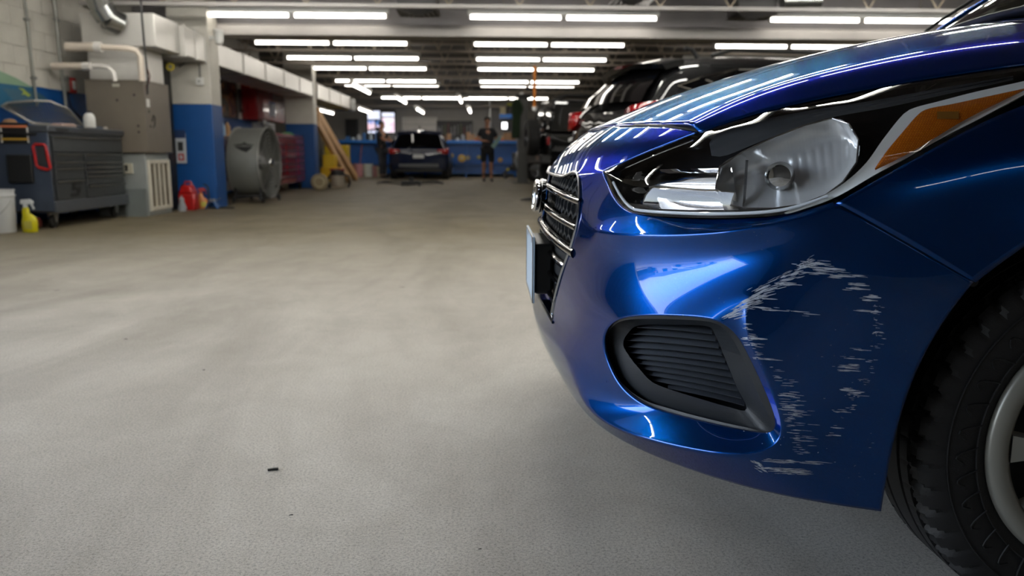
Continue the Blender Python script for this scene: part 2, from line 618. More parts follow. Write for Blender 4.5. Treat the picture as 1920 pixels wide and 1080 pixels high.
def cage(name, V, F, m, parent, mirror=False, crease=None, level=3, solid=.0035, centre=(1.6, YC, .45)):
    """Catmull-Clark panel from named control points; mirror adds the other half of the car"""
    names = list(V)
    pts = [Vector(V[k]) for k in names]
    idx = {k: i for i, k in enumerate(names)}
    faces = [tuple(idx[k] for k in f) for f in F]
    cr = {}
    for chain, wt in (crease or []):
        for a, b in zip(chain, chain[1:]):
            cr[(min(idx[a], idx[b]), max(idx[a], idx[b]))] = wt
    if mirror:
        n = len(pts)
        mp = {}
        for i in range(n):
            if abs(pts[i].y - YC) < 1e-4: mp[i] = i
            else:
                mp[i] = len(pts); pts.append(mir(pts[i]))
        faces += [tuple(mp[i] for i in reversed(f)) for f in faces]
        cr.update({(min(mp[a], mp[b]), max(mp[a], mp[b])): w for (a, b), w in list(cr.items())})
    me = bpy.data.meshes.new(name)
    me.from_pydata([tuple(p) for p in pts], [], faces)
    bm = bmesh.new(); bm.from_mesh(me)
    bmesh.ops.recalc_face_normals(bm, faces=bm.faces)
    c = Vector(centre)
    if sum(f.normal.dot(f.calc_center_median() - c) * f.calc_area() for f in bm.faces) < 0:
        bmesh.ops.reverse_faces(bm, faces=bm.faces)
    lay = bm.edges.layers.float.new('crease_edge')
    bm.verts.ensure_lookup_table()
    for e in bm.edges:
        k = (min(e.verts[0].index, e.verts[1].index), max(e.verts[0].index, e.verts[1].index))
        if k in cr: e[lay] = cr[k]
    for f in bm.faces: f.smooth = True
    bm.to_mesh(me); bm.free()
    me.materials.append(m)
    o = link(bpy.data.objects.new(name, me), parent)
    s = o.modifiers.new('sub', 'SUBSURF'); s.levels = level; s.render_levels = level; s.boundary_smooth = 'PRESERVE_CORNERS'
    if solid:
        s = o.modifiers.new('solid', 'SOLIDIFY'); s.thickness = solid; s.offset = -1
    return o

def cr_curve(pts, n, closed=False):
    """centripetal-ish Catmull-Rom through pts, n samples evenly by control-length"""
    P = [Vector(p) for p in pts]
    L = len(P)
    def seg(i, t):
        if closed: p0, p1, p2, p3 = P[(i - 1) % L], P[i % L], P[(i + 1) % L], P[(i + 2) % L]
        else: p0, p1, p2, p3 = P[max(i - 1, 0)], P[i], P[min(i + 1, L - 1)], P[min(i + 2, L - 1)]
        return 0.5 * ((2 * p1) + (p2 - p0) * t + (2 * p0 - 5 * p1 + 4 * p2 - p3) * t * t + (3 * p1 - p0 - 3 * p2 + p3) * t ** 3)
    S_ = L if closed else L - 1
    dense = [seg(i, k / 12) for i in range(S_) for k in range(12)]
    if not closed: dense.append(P[-1])
    else: dense.append(dense[0])
    cum = [0]
    for a, b in zip(dense, dense[1:]): cum.append(cum[-1] + (b - a).length)
    out = []
    m = n if closed else n - 1
    j = 0
    for k in range(n):
        t = cum[-1] * k / m
        while j < len(cum) - 2 and cum[j + 1] < t: j += 1
        d = cum[j + 1] - cum[j]
        out.append(dense[j].lerp(dense[j + 1], 0 if d < 1e-9 else (t - cum[j]) / d))
    return out
def P3(l, off=0.0):
    return [Vector((p[0], p[1], p[2] if len(p) > 2 else off)) for p in l]
def loft2(name, top, bot, m, parent, n=40, rows=8, bulge=0.0, off=0.0, solid=0.0, smooth=True, fn=None):
    """surface between two pixel curves laid on the body form; off = metres outside (+) or inside (-) of it"""
    T, B = cr_curve(P3(top, off), n), cr_curve(P3(bot, off), n)
    v, f = [], []
    for i in range(n):
        for r in range(rows + 1):
            s = r / rows
            q = T[i].lerp(B[i], s)
            o = q.z + bulge * 4 * s * (1 - s)
            if fn: o += fn(i / (n - 1), s)
            v.append(hit(q.x, q.y, o))
    for i in range(n - 1):
        for r in range(rows):
            a = i * (rows + 1) + r
            f.append((a, a + 1, a + rows + 2, a + rows + 1))
    mb = MB().add(v, f)
    ob = mb.build(name, m, parent, smooth=smooth, solid=solid, angle=50)
    return ob
def ring_loft(name, loops, m, parent, n=64, cap=False, smooth=True, closed=True, angle=40, solid=0.0):
    v, f = [], []
    for lp in loops:
        for q in cr_curve(P3(lp), n, closed): v.append(hit(q.x, q.y, q.z))
    K = len(loops)
    for r in range(K - 1):
        for i in range(n if closed else n - 1):
            j = (i + 1) % n
            f.append((r * n + i, r * n + j, (r + 1) * n + j, (r + 1) * n + i))
    if cap: f.append(tuple((K - 1) * n + i for i in range(n)))
    return MB().add(v, f).build(name, m, parent, smooth=smooth, angle=angle, solid=solid)

# car paint: blue metallic base under a clear coat, with fine flakes
def paint(name, col, metal=.93, rough=.27):
    m, n, p = newmat(name)
    L = n.links.new
    tc = n.nodes.new('ShaderNodeTexCoord')
    vo = n.nodes.new('ShaderNodeTexNoise'); vo.inputs['Scale'].default_value = 3500; vo.inputs['Detail'].default_value = 1
    L(tc.outputs['Object'], vo.inputs['Vector'])
    rp = n.nodes.new('ShaderNodeValToRGB')
    c = srgb(col)
    rp.color_ramp.elements[0].position = .42; rp.color_ramp.elements[0].color = (*[x * .75 for x in c], 1)
    rp.color_ramp.elements[1].position = .66; rp.color_ramp.elements[1].color = (*[min(1, x * 1.6) for x in c], 1)
    L(vo.outputs[0], rp.inputs[0])
    # light road dust in soft specks
    n2 = n.nodes.new('ShaderNodeTexNoise'); n2.inputs['Scale'].default_value = 260; n2.inputs['Detail'].default_value = 2
    L(tc.outputs['Object'], n2.inputs['Vector'])
    r2 = n.nodes.new('ShaderNodeValToRGB')
    r2.color_ramp.elements[0].position = .73; r2.color_ramp.elements[0].color = (0, 0, 0, 1)
    r2.color_ramp.elements[1].position = .78; r2.color_ramp.elements[1].color = (.35, .35, .35, 1)
    L(n2.outputs[0], r2.inputs[0])
    mx = n.nodes.new('ShaderNodeMixRGB'); mx.inputs[2].default_value = (.45, .46, .48, 1)
    L(r2.outputs[0], mx.inputs[0]); L(rp.outputs[0], mx.inputs[1])
    L(mx.outputs[0], p.inputs['Base Color'])
    p.inputs['Metallic'].default_value = metal
    p.inputs['Roughness'].default_value = rough
    p.inputs['Specular IOR Level'].default_value = .15
    p.inputs['Specular Tint'].default_value = (.0, .27, .38, 1)
    p.inputs['Coat Weight'].default_value = 1.0
    p.inputs['Coat Roughness'].default_value = 0.012
    p.inputs['Coat IOR'].default_value = 1.48
    MATS[name] = m
    return m
M_paint = paint('blue_metallic_paint', '00408a')
M_trim = mat('satin_black_plastic', '282b2f', 0.40, bump=.25, bscale=900, var=.03)
M_trim_g = mat('gloss_black', '0a0a0b', 0.12, coat=.6)
M_chrome = mat('chrome', 'dddddd', 0.06, metal=1.0, var=0)
M_refl = mat('reflector_chrome', 'f0f0f0', 0.035, metal=1.0, var=0)
M_refl2 = mat('reflector_satin', 'e6e6e6', 0.22, metal=.55, var=0)
M_lens = thin_glass('clear_lens', (.97, .985, 1.0), 1.35)
M_bez = mat('dark_bezel', '1a1b1d', 0.18, coat=.7, var=.04)
M_bez2 = mat('ribbed_grey_bezel', '3b3d40', 0.3)
M_stripw = mat('white_signal_surround', 'f4f4f0', 0.3, coat=.3, var=.02)

def amber_mat():
    m, n, p = newmat('amber_reflector')
    L = n.links.new
    tc = n.nodes.new('ShaderNodeTexCoord')
    vo = n.nodes.new('ShaderNodeTexBrick')
    mp = n.nodes.new('ShaderNodeMapping')
    mp.inputs['Rotation'].default_value = (math.radians(90), 0, 0)
    L(tc.outputs['Object'], mp.inputs[0]); L(mp.outputs[0], vo.inputs['Vector'])
    vo.inputs['Scale'].default_value = 1.0
    vo.inputs['Brick Width'].default_value = .0035
    vo.inputs['Row Height'].default_value = .0024
    vo.inputs['Mortar Size'].default_value = .00035
    vo.inputs['Color1'].default_value = (*srgb('d2740f'), 1)
    vo.inputs['Color2'].default_value = (*srgb('c4640a'), 1)
    vo.inputs['Mortar'].default_value = (*srgb('8e3f05'), 1)
    L(vo.outputs['Color'], p.inputs['Base Color'])
    p.inputs['Roughness'].default_value = .25
    p.inputs['Coat Weight'].default_value = .8
    b = n.nodes.new('ShaderNodeBump'); b.inputs['Strength'].default_value = .5; b.inputs['Distance'].default_value = .0006
    L(vo.outputs['Fac'], b.inputs['Height']); L(b.outputs[0], p.inputs['Normal'])
    return m
M_amber = amber_mat()

car = thing('car', 'glossy blue hatchback with white scrapes on its front bumper, nose into the picture', 'car', (XN + 1.4, YC, 0))
def kid(o, p=None):
    return o
# parts are modelled in world coordinates; this keeps them in place under the car's base point
CARI = Matrix.Translation((-(XN + 1.4), -YC, 0))

def link(o, parent=None):
    C.objects.link(o)
    if parent is not None:
        o.parent = parent
        if parent is car: o.matrix_parent_inverse = CARI
    return o

# ---- bumper
h = hit
V = {}
def dv(**k):
    for a, b in k.items():
        V[a] = b if isinstance(b, Vector) else h(b[0], b[1], b[2] if len(b) > 2 else 0.0)
dv(A0=(1083, 325), A1=(1131, 321, -.002), A2=(1146, 360, -.003), A3=(1165, 390, -.004), A4=(1202, 405, -.004), A5=(1340, 413, -.004), A6=(1470, 406, -.004), A7=(1562, 379, -.002))
dv(B0=(1085, 395, .000), B1=(1097, 430, .006), B2=(1150, 440, .012), B3=(1300, 443, .014), B4=(1450, 424, .008), B5=(1574, 386, .0))
dv(C0=(1073, 455), C1=(1102, 472, .002), C2=(1165, 485, .004), C3=(1310, 488, .002), C4=(1508, 455, .004))
dv(D0=(1050, 522), D1=(1098, 542, .004), D2=(1180, 548, .006), D3=(1285, 548, .004), D4=(1412, 530, .010))
dv(E0=(1035, 585), E1=(1088, 618, .006), F1=(1128, 637, .004), F2=(1143, 604, .008), F3=(1180, 591, .014), F4=(1270, 591, .016), F5=(1342, 597, .020))
dv(F5b=(1380, 622, .012), F6=(1404, 668, .008), F6b=(1436, 735, .006), F7=(1468, 818, .006))
dv(F12=(1140, 682, .000), F11=(1163, 727, -.004), F10=(1202, 757, -.008), F9a=(1250, 772, -.010), F9=(1320, 790, -.010), F8=(1402, 808, -.004))
dv(J1=(1037, 606, .004), J2=(1064, 660, .012), J3=(1080, 730, .018), J4=(1112, 784, .024), G10=(1190, 820, .030), G9=(1300, 845, .032), G8=(1405, 859, .028), G7=(1482, 830, .016))
dv(R5b=(1392, 612, .018), R6=(1414, 660, .016), R6b=(1447, 728, .014))
dv(s1=(1640, 421), s2=(1730, 473), s3=(1825, 529), Sa=(1590, 490), Sb=(1690, 560), T1=(1774, 592), Sc=(1500, 585, .002), Sd=(1600, 665), T2=(1727, 672), T3=(1694, 755), Sf=(1585, 765), T4=(1668, 855), Sg=(1565, 868, -.004), T5=(1652, 959, -.006))
dv(U3=(1078, 752, .006), U4=(1118, 798, .010), U10=(1192, 842, .010), U9=(1310, 888, .006), U8=(1430, 922, .000), U7=(1545, 944, -.004))
V.update(N0=FR(0, .808), N1=FR(.22, .806), m0=FR(0, .755, .004), m1=FR(.22, .755, .004), b0=FR(0, .695), b1=FR(.22, .695))
dv(N2=(1150, 239), N3=(1200, 237), N4=(1262, 239), N5=(1307, 247), m2=(1110, 275, .003), m3=(1158, 276, .002), m4=(1232, 262), A1b=(1210, 284))
V.update(c1=FR(.22, .388, .004), c0=FR(0, .380, .004), d1=FR(.22, .345, .018), d0=FR(0, .338, .018), f1=FR(.22, .29, .016), f0=FR(0, .285, .016), e1=FR(.22, .245, -.005), e0=FR(0, .24, -.005))
F = '''A0 A1 A2 B0|B0 A2 A3 B1|B1 A3 A4 B2|B2 A4 A5 B3|B3 A5 A6 B4|B4 A6 A7 B5
B0 B1 C1 C0|B1 B2 C2 C1|B2 B3 C3 C2|B3 B4 C4 C3|B4 B5 C4
C0 C1 D1 D0|C1 C2 D2 D1|C2 C3 D3 D2|C3 C4 D4 D3
D0 D1 E1 E0|D1 F2 F1 E1|D1 D2 F3 F2|D2 D3 F4 F3|D3 D4 F5 F4
E0 E1 J2 J1|E1 F1 F12 J2|J2 F12 F11 J3|J3 F11 F10 J4|J4 F10 F9a G10|G10 F9a F9 G9|G9 F9 F8 G8|G8 F8 F7 G7
D4 R5b F5b F5|R5b R6 F6 F5b|R6 R6b F6b F6|R6b G7 F7 F6b
C4 B5 s1 Sa|Sa s1 s2 Sb|Sb s2 s3 T1|D4 C4 Sa Sc|Sc Sa Sb Sd|Sd Sb T1 T2|R5b D4 Sc R6|R6 Sc Sd R6b|Sd T2 T3 Sf|R6b Sd Sf G7
J3 J4 U4 U3|J4 G10 U10 U4|G10 G9 U9 U10|G9 G8 U8 U9|G8 G7 Sg U7|G8 U7 U8|Sf T3 T4 Sg|G7 Sf Sg|Sg T4 T5 U7
N0 N1 m1 m0|N1 N2 m2 m1|N2 N3 m3 m2|N3 N4 m4 m3|m0 m1 b1 b0|m1 m2 A0 b1|m2 m3 A1 A0|m3 m4 A1b A1|N4 N5 A1b m4
J1 J2 d1 c1|J2 J3 f1 d1|J3 U3 e1 f1|c1 d1 d0 c0|d1 f1 f0 d0|f1 e1 e0 f0'''
F = [tuple(q.split()) for l in F.splitlines() for q in l.split('|')]
bumper = cage('bumper', V, F, M_paint, car, mirror=True, level=4, crease=[
    ('B1 B2 B3 B4 B5'.split(), .55), ('A0 A1 A2 A3 A4 A5 A6 A7'.split(), .6), ('A1 A1b N5'.split(), .8), ('b0 b1 A0 B0 C0 D0 E0 J1'.split(), .8),
    ('F1 F2 F3 F4 F5 F5b F6 F6b F7 F8 F9 F9a F10 F11 F12 F1'.split(), .35),
    ('J2 J3 J4 G10 G9 G8 G7'.split(), .72), ('D4 R5b R6 R6b G7'.split(), .60), ('B5 C4 D4'.split(), .18), ('d0 d1 J2'.split(), .5),
    ('T5 U7 U8 U9 U10 U4 U3'.split(), .6), ('s1 s2 s3'.split(), .3)])

# ---- fender (near and far)
def fender(mf, name='fender'):
    W = {}
    def d(**k):
        for a, b in k.items(): W[a] = mf(b if isinstance(b, Vector) else h(b[0], b[1], b[2] if len(b) > 2 else 0.0))
    d(t0=(1568, 381), t1=(1650, 333), t2=(1760, 272), t3=(1920, 187), t4=SD(.98, .868), t5=SD(1.38, .90))
    d(s1=(1644, 422), s2=(1734, 474), s3=(1829, 530))
    d(n1=(1722, 366, .004), n2=(1830, 318, .006), n3=(1980, 275, .008), n4=SD(1.02, .755, .008), n5=SD(1.38, .76, .008))
    d(p1=(1812, 420, -.002), p2=(1900, 385, -.004), p3=SD(.90, .715, -.002), p4=SD(1.06, .70, .0), p5=SD(1.38, .66))
    d(a2=(1872, 496), a3=SD(.80, .655), a4=SD(.90, .688), a5=SD(1.0, .692), a6=SD(1.12, .66), a7=SD(1.22, .58), a8=SD(1.29, .46), a9=SD(1.33, .24))
    d(q6=SD(1.38, .58), q7=SD(1.38, .50), q8=SD(1.38, .40), q9=SD(1.38, .24))
    F = [q.split() for q in 't0 t1 n1 s1|t1 t2 n2 n1|t2 t3 n3 n2|t3 t4 n4 n3|t4 t5 n5 n4|s1 n1 p1 s2|n1 n2 p2 p1|n2 n3 p3 p2|n3 n4 p4 p3|n4 n5 p5 p4|s2 p1 a2 s3|p1 p2 a3 a2|p2 p3 a4 a3|p3 p4 a5 a4|p4 p5 a6 a5|p5 q6 a7 a6|q6 q7 a8 a7|q7 q8 q9 a9|q7 a8 a9'.split('|')]
    F[-2] = 'q7 q8 q9 a9'.split()
    return cage(name, W, F, M_paint, car, level=3, crease=[('t0 t1 t2 t3 t4 t5'.split(), .8), ('s1 s2 s3'.split(), .5), ('n1 n2 n3 n4 n5'.split(), .2)],
                centre=(1.0, YC, .6))
fender(lambda p: p)
fender(mir)

# ---- bonnet
EDGE = [(1311, 247), (1400, 215), (1500, 191), (1600, 171), (1700, 152), (1800, 137), (1920, 119)]
SHO = [(1296, 232), (1385, 184), (1490, 150), (1592, 126), (1695, 105), (1798, 88), (1915, 74)]
CEN = [(1120, 239), (1230, 190), (1360, 145), (1490, 108), (1620, 78), (1770, 53), (1920, 33)]
def hood():
    rows = []
    for i, (e, s, c) in enumerate(zip(EDGE, SHO, CEN)):
        E_ = h(e[0], e[1], -.001)
        s_ = at(s[0], s[1], E_.y + (.02 if i == 0 else .055))
        Cn = at(c[0], c[1], YC - .10)
        Cn = Vector((Cn.x, YC, Cn.z + (.002)))
        rows.append([E_, s_, Cn])
    # two more stations beyond the frame up to the cowl
    l = rows[-1]; k = rows[-2]
    for t in (1.35, 2.6):
        E_ = l[0] + (l[0] - k[0]) * t; E_.z = l[0].z + (l[0].z - k[0].z) * t * .6
        s_ = l[1] + (l[1] - k[1]) * t; s_.z = l[1].z + (l[1].z - k[1].z) * t * .5
        c_ = l[2] + (l[2] - k[2]) * t * .45; c_.z = l[2].z + (l[2].z - k[2].z) * t * .30
        rows.append([E_, s_, c_])
    v, f = [], []
    NS = len(rows)
    full = []
    for i, (E_, s_, c_) in enumerate(rows):
        r = [E_, s_]
        for t in (.18, .42, .7):
            q = s_.lerp(c_, t)
            cz = s_.z + (c_.z - s_.z) * (1 - (1 - t) ** 1.7)
            if t == .18: cz += .000
            cx = s_.x + (c_.x - s_.x) * (1 - (1 - t) ** (1.7 if i == 0 else 1.4))
            r.append(Vector((cx, q.y, cz)))
        r.append(c_)
        r += [mir(q) for q in reversed(r[:-1])]
        full.append(r)
    nc = len(full[0])
    V_ = {}
    F_ = []
    for i, r in enumerate(full):
        for j, q in enumerate(r): V_['h%d_%d' % (i, j)] = q
    for i in range(NS - 1):
        for j in range(nc - 1):
            F_.append(('h%d_%d' % (i, j), 'h%d_%d' % (i, j + 1), 'h%d_%d' % (i + 1, j + 1), 'h%d_%d' % (i + 1, j)))
    return cage('bonnet', V_, F_, M_paint, car, level=3, centre=(1.0, YC, .2), solid=.005,
                crease=[(['h%d_1' % i for i in range(NS)], .30), (['h%d_%d' % (i, nc - 2) for i in range(NS)], .30),
                        (['h%d_0' % i for i in range(NS)], .9), (['h0_%d' % j for j in range(nc)], .9)]), full
bonnet, HOODR = hood()

# dark tubes added behind the shut lines to shade the gaps
q = MB()
for ln, r in (([(1562, 380), (1640, 421), (1730, 473), (1828, 531)], .007), ([(1125, 241), (1200, 240), (1262, 242), (1309, 249), (1400, 218), (1500, 194), (1600, 174), (1700, 155), (1800, 140), (1920, 122)], .008)):
    pts = [h(a, b, -.014) for a, b in ln]
    q.tube(pts, r, 8)
    q.tube([mir(p) for p in pts], r, 8)
q.build('gap_shade', mat('gap_dark', '060607', 0.7), car, smooth=True)
# ---- headlight
def headlight():
    TOP = [(1131, 321), (1160, 309), (1220, 283), (1300, 252), (1400, 221), (1500, 197), (1600, 177), (1700, 157), (1800, 142), (1920, 125), (2060, 112)]
    BOT = [(1131, 321), (1146, 358), (1164, 386), (1200, 402), (1340, 409), (1470, 402), (1560, 375), (1645, 328), (1757, 267), (1920, 181), (2060, 118)]
    root = MB()
    # housing: dark bowl behind the lens, with side walls to the rim
    N, R = 44, 6
    T, B = cr_curve(P3(TOP), N), cr_curve(P3(BOT), N)
    v, f = [], []
    for i in range(N):
        for r, (s, o) in enumerate([(0, -.003), (.0, -.05), (.2, -.085), (.5, -.095), (.8, -.085), (1, -.05), (1, -.003)]):
            q = T[i].lerp(B[i], s)
            v.append(hit(q.x, q.y, o * (1 if 2 < i < N - 3 else .25 + .0)))
    for i in range(N - 1):
        for r in range(R):
            a = i * (R + 1) + r
            f.append((a, a + 1, a + R + 2, a + R + 1))
    hl = MB().add(v, f).build('headlight', M_bez, car, smooth=True, angle=40, solid=.0)
    hl['label'] = 'clear headlight with chrome reflectors, white surround and amber marker'
    K = hl
    def kid(o):
        o.parent = K; o.matrix_parent_inverse = K.matrix_world.inverted() if False else Matrix.Identity(4)
        return o
    # grey ribbed top bezel
    top_in = [(1330, 268), (1345, 250), (1372, 240), (1440, 222), (1530, 205), (1640, 188), (1760, 166), (1900, 142)]
    bot_in = [(1334, 292), (1360, 292), (1420, 268), (1480, 245), (1550, 222), (1660, 202), (1770, 178), (1900, 150)]
    loft2('upper_bezel', top_in, bot_in, M_bez2, K, 40, 6, off=-.030, fn=lambda a, b: .0016 * math.sin(b * 60))
    # chrome bowls
    b1t = [(1166, 340), (1185, 326), (1230, 318), (1330, 316), (1372, 314)]
    b1b = [(1169, 358), (1190, 380), (1230, 391), (1340, 394), (1385, 393)]
    loft2('inner_reflector', b1t, b1b, M_refl, K, 40, 16, off=-.034, bulge=-.020, fn=lambda a, b: -.012 * math.sin(a * PI))
    b2t = [(1342, 352), (1350, 312), (1392, 285), (1450, 258), (1510, 235), (1560, 222), (1592, 232), (1606, 255), (1612, 275)]
    b2b = [(1344, 358), (1352, 380), (1395, 391), (1450, 391), (1500, 384), (1548, 366), (1580, 342), (1600, 315), (1611, 290)]
    loft2('main_reflector', b2t, b2b, M_refl2, K, 110, 22, off=-.026, bulge=-.036, fn=lambda a, b: -.010 * math.sin(a * PI) + (.0011 * abs(math.sin(a * 62)) if a > .50 and .34 < b < .78 else .00018 * math.sin(a * 300)))
    # projector-like centre shield and bulb
    p0 = hit(1462, 330, -.060)
    c0 = hit(1462, 330, -.012)
    ax = (c0 - p0).normalized()
    mb = MB().tube([p0, p0 + ax * .018, p0 + ax * .030, p0 + ax * .033], [.020, .022, .016, .004], 20)
    mb.build('bulb_shield', M_chrome, K, smooth=True)
    # vertical divider fins in the inner bowl
    loft2('divider_fin', [(1398, 300, -.034), (1392, 388, -.034)], [(1403, 300, -.052), (1397, 388, -.052)], M_bez2, K, 10, 3)
    # reflector rim rings
    rim = [(1342, 352), (1350, 312), (1392, 285), (1450, 258), (1510, 235), (1560, 222), (1592, 232), (1610, 262), (1606, 305), (1580, 342), (1548, 366), (1500, 384), (1450, 391), (1395, 391), (1352, 380)]
    MB().tube([hit(a, b, -.024) for a, b in rim], .0016, 6, closed=True).build('reflector_rim', M_chrome, K, smooth=True)
    # light guide along the lower edge
    lg = [(1150, 342), (1163, 366), (1178, 384), (1204, 395), (1340, 401), (1465, 394), (1552, 368)]
    MB().tube([hit(a, b, -.010) for a, b in cr_curve(P3(lg), 40) for a, b in [(a.x if 0 else 0, 0)]] if False else [hit(q.x, q.y, -.010) for q in cr_curve(P3(lg), 40)], .0026, 8).build('light_guide', mat('frosted_guide', 'e8ecf2', .15, coat=.5, var=0), K, smooth=True)
    lg = [(1140, 330), (1170, 316), (1230, 290), (1300, 263)]
    MB().tube([hit(q.x, q.y, -.012) for q in cr_curve(P3(lg), 24)], .0014, 6).build('upper_trim_line', M_chrome, K, smooth=True)
    # white surround of the side marker
    wt = [(1470, 399), (1560, 358), (1618, 312), (1655, 262), (1690, 218), (1712, 203), (1760, 190), (1830, 172), (1920, 152), (2020, 128)]
    wb = [(1475, 402), (1562, 372), (1645, 325), (1700, 296), (1757, 264), (1790, 246), (1830, 226), (1880, 199), (1930, 173), (2030, 130)]
    loft2('white_surround', wt, wb, M_stripw, K, 50, 5, off=-.014, bulge=-.002)
    at_ = [(1640, 316), (1662, 284), (1692, 248), (1720, 216), (1740, 204), (1790, 194), (1850, 181), (1920, 166)]
    ab_ = [(1641, 319), (1664, 308), (1700, 290), (1735, 270), (1764, 252), (1800, 230), (1850, 204), (1922, 169)]
    loft2('amber_reflector', at_, ab_, M_amber, K, 40, 6, off=-.0095, bulge=.0015)
    loft2('marker_window', [(1757, 209, -.0065), (1798, 209, -.0065)], [(1757, 223, -.0065), (1798, 223, -.0065)], mat('smoked_marker', '8a5a20', .3), K, 6, 3)
    # clear outer lens
    ln = loft2('lens', TOP, BOT, M_lens, K, 90, 14, off=.0015, bulge=.010)
    return hl
HL = headlight()
def mirror_tree(o, parent):
    c = o.copy(); c.data = o.data.copy()
    c.data.transform(Matrix(((1, 0, 0, 0), (0, -1, 0, 2 * YC), (0, 0, 1, 0), (0, 0, 0, 1))))
    c.data.flip_normals()
    C.objects.link(c)
    c.parent = parent
    c.matrix_parent_inverse = CARI if parent is car else Matrix.Identity(4)
    for ch in list(o.children): mirror_tree(ch, c)
    return c
mirror_tree(HL, car)

# ---- fog lamp cover with its fins
def fog():
    outer = [(1128, 637), (1143, 604), (1180, 591), (1270, 591), (1342, 597), (1380, 622), (1404, 668), (1436, 735), (1468, 818), (1402, 808), (1320, 790), (1250, 772), (1202, 757), (1163, 727), (1140, 682)]
    offs = [.004, .008, .014, .016, .020, .012, .008, .006, .006, -.004, -.010, -.010, -.008, -.004, .0]
    L0 = [(a, b, o - .004) for (a, b), o in zip(outer, offs)]
    ins = [(1137, 639), (1150, 611), (1182, 599), (1268, 599), (1336, 605), (1368, 628), (1392, 670), (1421, 737), (1449, 806), (1398, 801), (1318, 783), (1252, 765), (1208, 750), (1170, 722), (1148, 682)]
    L1 = [(a, b, o - .006) for (a, b), o in zip(ins, offs)]
    L1b = [(a, b, o - .016) for (a, b), o in zip(ins, offs)]
    inner = [(1168, 645), (1178, 624), (1199, 610), (1262, 609), (1326, 612), (1342, 630), (1358, 668), (1380, 722), (1400, 768), (1362, 762), (1310, 747), (1262, 732), (1224, 717), (1199, 692), (1180, 668)]
    io = [-.030] * 15
    L2 = [(a, b, -.030 if 3 < i < 9 else -.020) for i, (a, b) in enumerate(inner)]
    L3 = [(a, b, -.075) for a, b in inner]
    fg = ring_loft('fog_lamp_cover', [L0, L1, L1b, L2, L3], M_trim, car, n=90, cap=True, angle=28)
    fg['label'] = 'satin black fog lamp cover with thin horizontal fins'
    right = lambda t: (1333 + (1400 - 1333) * t, 620 + (768 - 620) * t)
    lefts = [(1194, 612), (1180, 624), (1171, 636), (1169, 648), (1173, 659), (1180, 669), (1187, 679), (1195, 689), (1206, 700), (1222, 712), (1252, 727)]
    for i, l in enumerate(lefts):
        r = right((i + .3) / 11.0)
        pts = []
        for k in range(9):
            t = k / 8
            x = l[0] + (r[0] - l[0]) * t; y = l[1] + (r[1] - l[1]) * t - 2.0 * math.sin(PI * t)
            pts.append((x, y))
        v, f = [], []
        for x, y in pts:
            a = hit(x, y, -.033); b = hit(x, y + 1.6, -.030); c = hit(x, y + 3.0, -.033)
            d = hit(x, y, -.066)
            v += [a, b, c, Vector((d.x, d.y, c.z)), Vector((d.x, d.y, a.z))]
        for k in range(8):
            for j in range(5):
                f.append((k * 5 + j, k * 5 + (j + 1) % 5, (k + 1) * 5 + (j + 1) % 5, (k + 1) * 5 + j))
        MB().add(v, f).build('fin', mat('fin_grey', '5b6068', .35), fg, smooth=True, angle=50)
    mirror_tree(fg, car)
fog()

# ---- grille
def strip_front(name, w0, w1, zt, zb, off, m, parent, n=30, rows=2, thick=0, curve=0.0):
    v, f = [], []
    for i in range(n + 1):
        w = w0 + (w1 - w0) * i / n
        for r in range(rows + 1):
            s = r / rows
            z = zt + (zb - zt) * s - curve * (abs(w) / .45) ** 2
            v.append(FR(w, z, off) if w >= 0 else mir(FR(-w, z, off)))
    for i in range(n):
        for r in range(rows):
            a = i * (rows + 1) + r
            f.append((a, a + 1, a + rows + 2, a + rows + 1))
    return MB().add(v, f).build(name, m, parent, smooth=True, solid=thick)
def fr(w, z, off): return FR(w, z, off) if w >= 0 else mir(FR(-w, z, off))
GW = .428
gr = strip_front('grille', -.47, .47, .70, .36, -.060, mat('grille_back', '0c0c0d', .6), car, 30, 6)
gr['label'] = 'dark grille with gloss bars over a fine mesh'
for zc, hh, nm in ((.662, .008, 0), (.612, .008, 0), (.562, .011, 0)):
    q = MB()
    q.tube([fr(-GW + 2 * GW * i / 40, zc - .012 * (abs(-1 + 2 * i / 40)) ** 2, .004 - .01) for i in range(41)], hh, 12)
    q.build('grille_bar', M_trim_g, gr, smooth=True)
# mesh: Y shaped webs between the bars
q = MB()
row = 0
for z0, z1 in ((.568, .606), (.618, .656), (.668, .698)):
    cw = .042
    nn = int(2 * GW / cw)
    for k in range(nn):
        w = -GW + cw * (k + .5)
        sh = (w / .45) ** 2 * .012
        zm = (z0 + z1) / 2 - sh
        zt, zb = z1 - sh, z0 - sh
        a, b_ = fr(w, zm + .007, -.024), fr(w, zm - .007, -.024)
        q.bar(a, b_, .007, .007)
        for sx in (-1, 1):
            q.bar(a, fr(w + sx * cw * .5, zt, -.024), .006, .007)
            q.bar(b_, fr(w + sx * cw * .5, zb, -.024), .006, .007)
o = q.build('grille_mesh', M_trim, gr)
o['kind'] = 'stuff'
# lower grille: dark panel with three gloss bars
strip_front('lower_panel', -.43, .43, .556, .385, -.022, mat('lower_grille_grey', '2b2d30', .45), gr, 24, 3)
for zc, ww in ((.515, .425), (.468, .40), (.420, .38)):
    MB().tube([fr(-ww + 2 * ww * i / 40, zc - .010 * (abs(-1 + 2 * i / 40)) ** 2, -.012) for i in range(41)], .0065, 10).build('lower_bar', M_trim_g, gr, smooth=True)
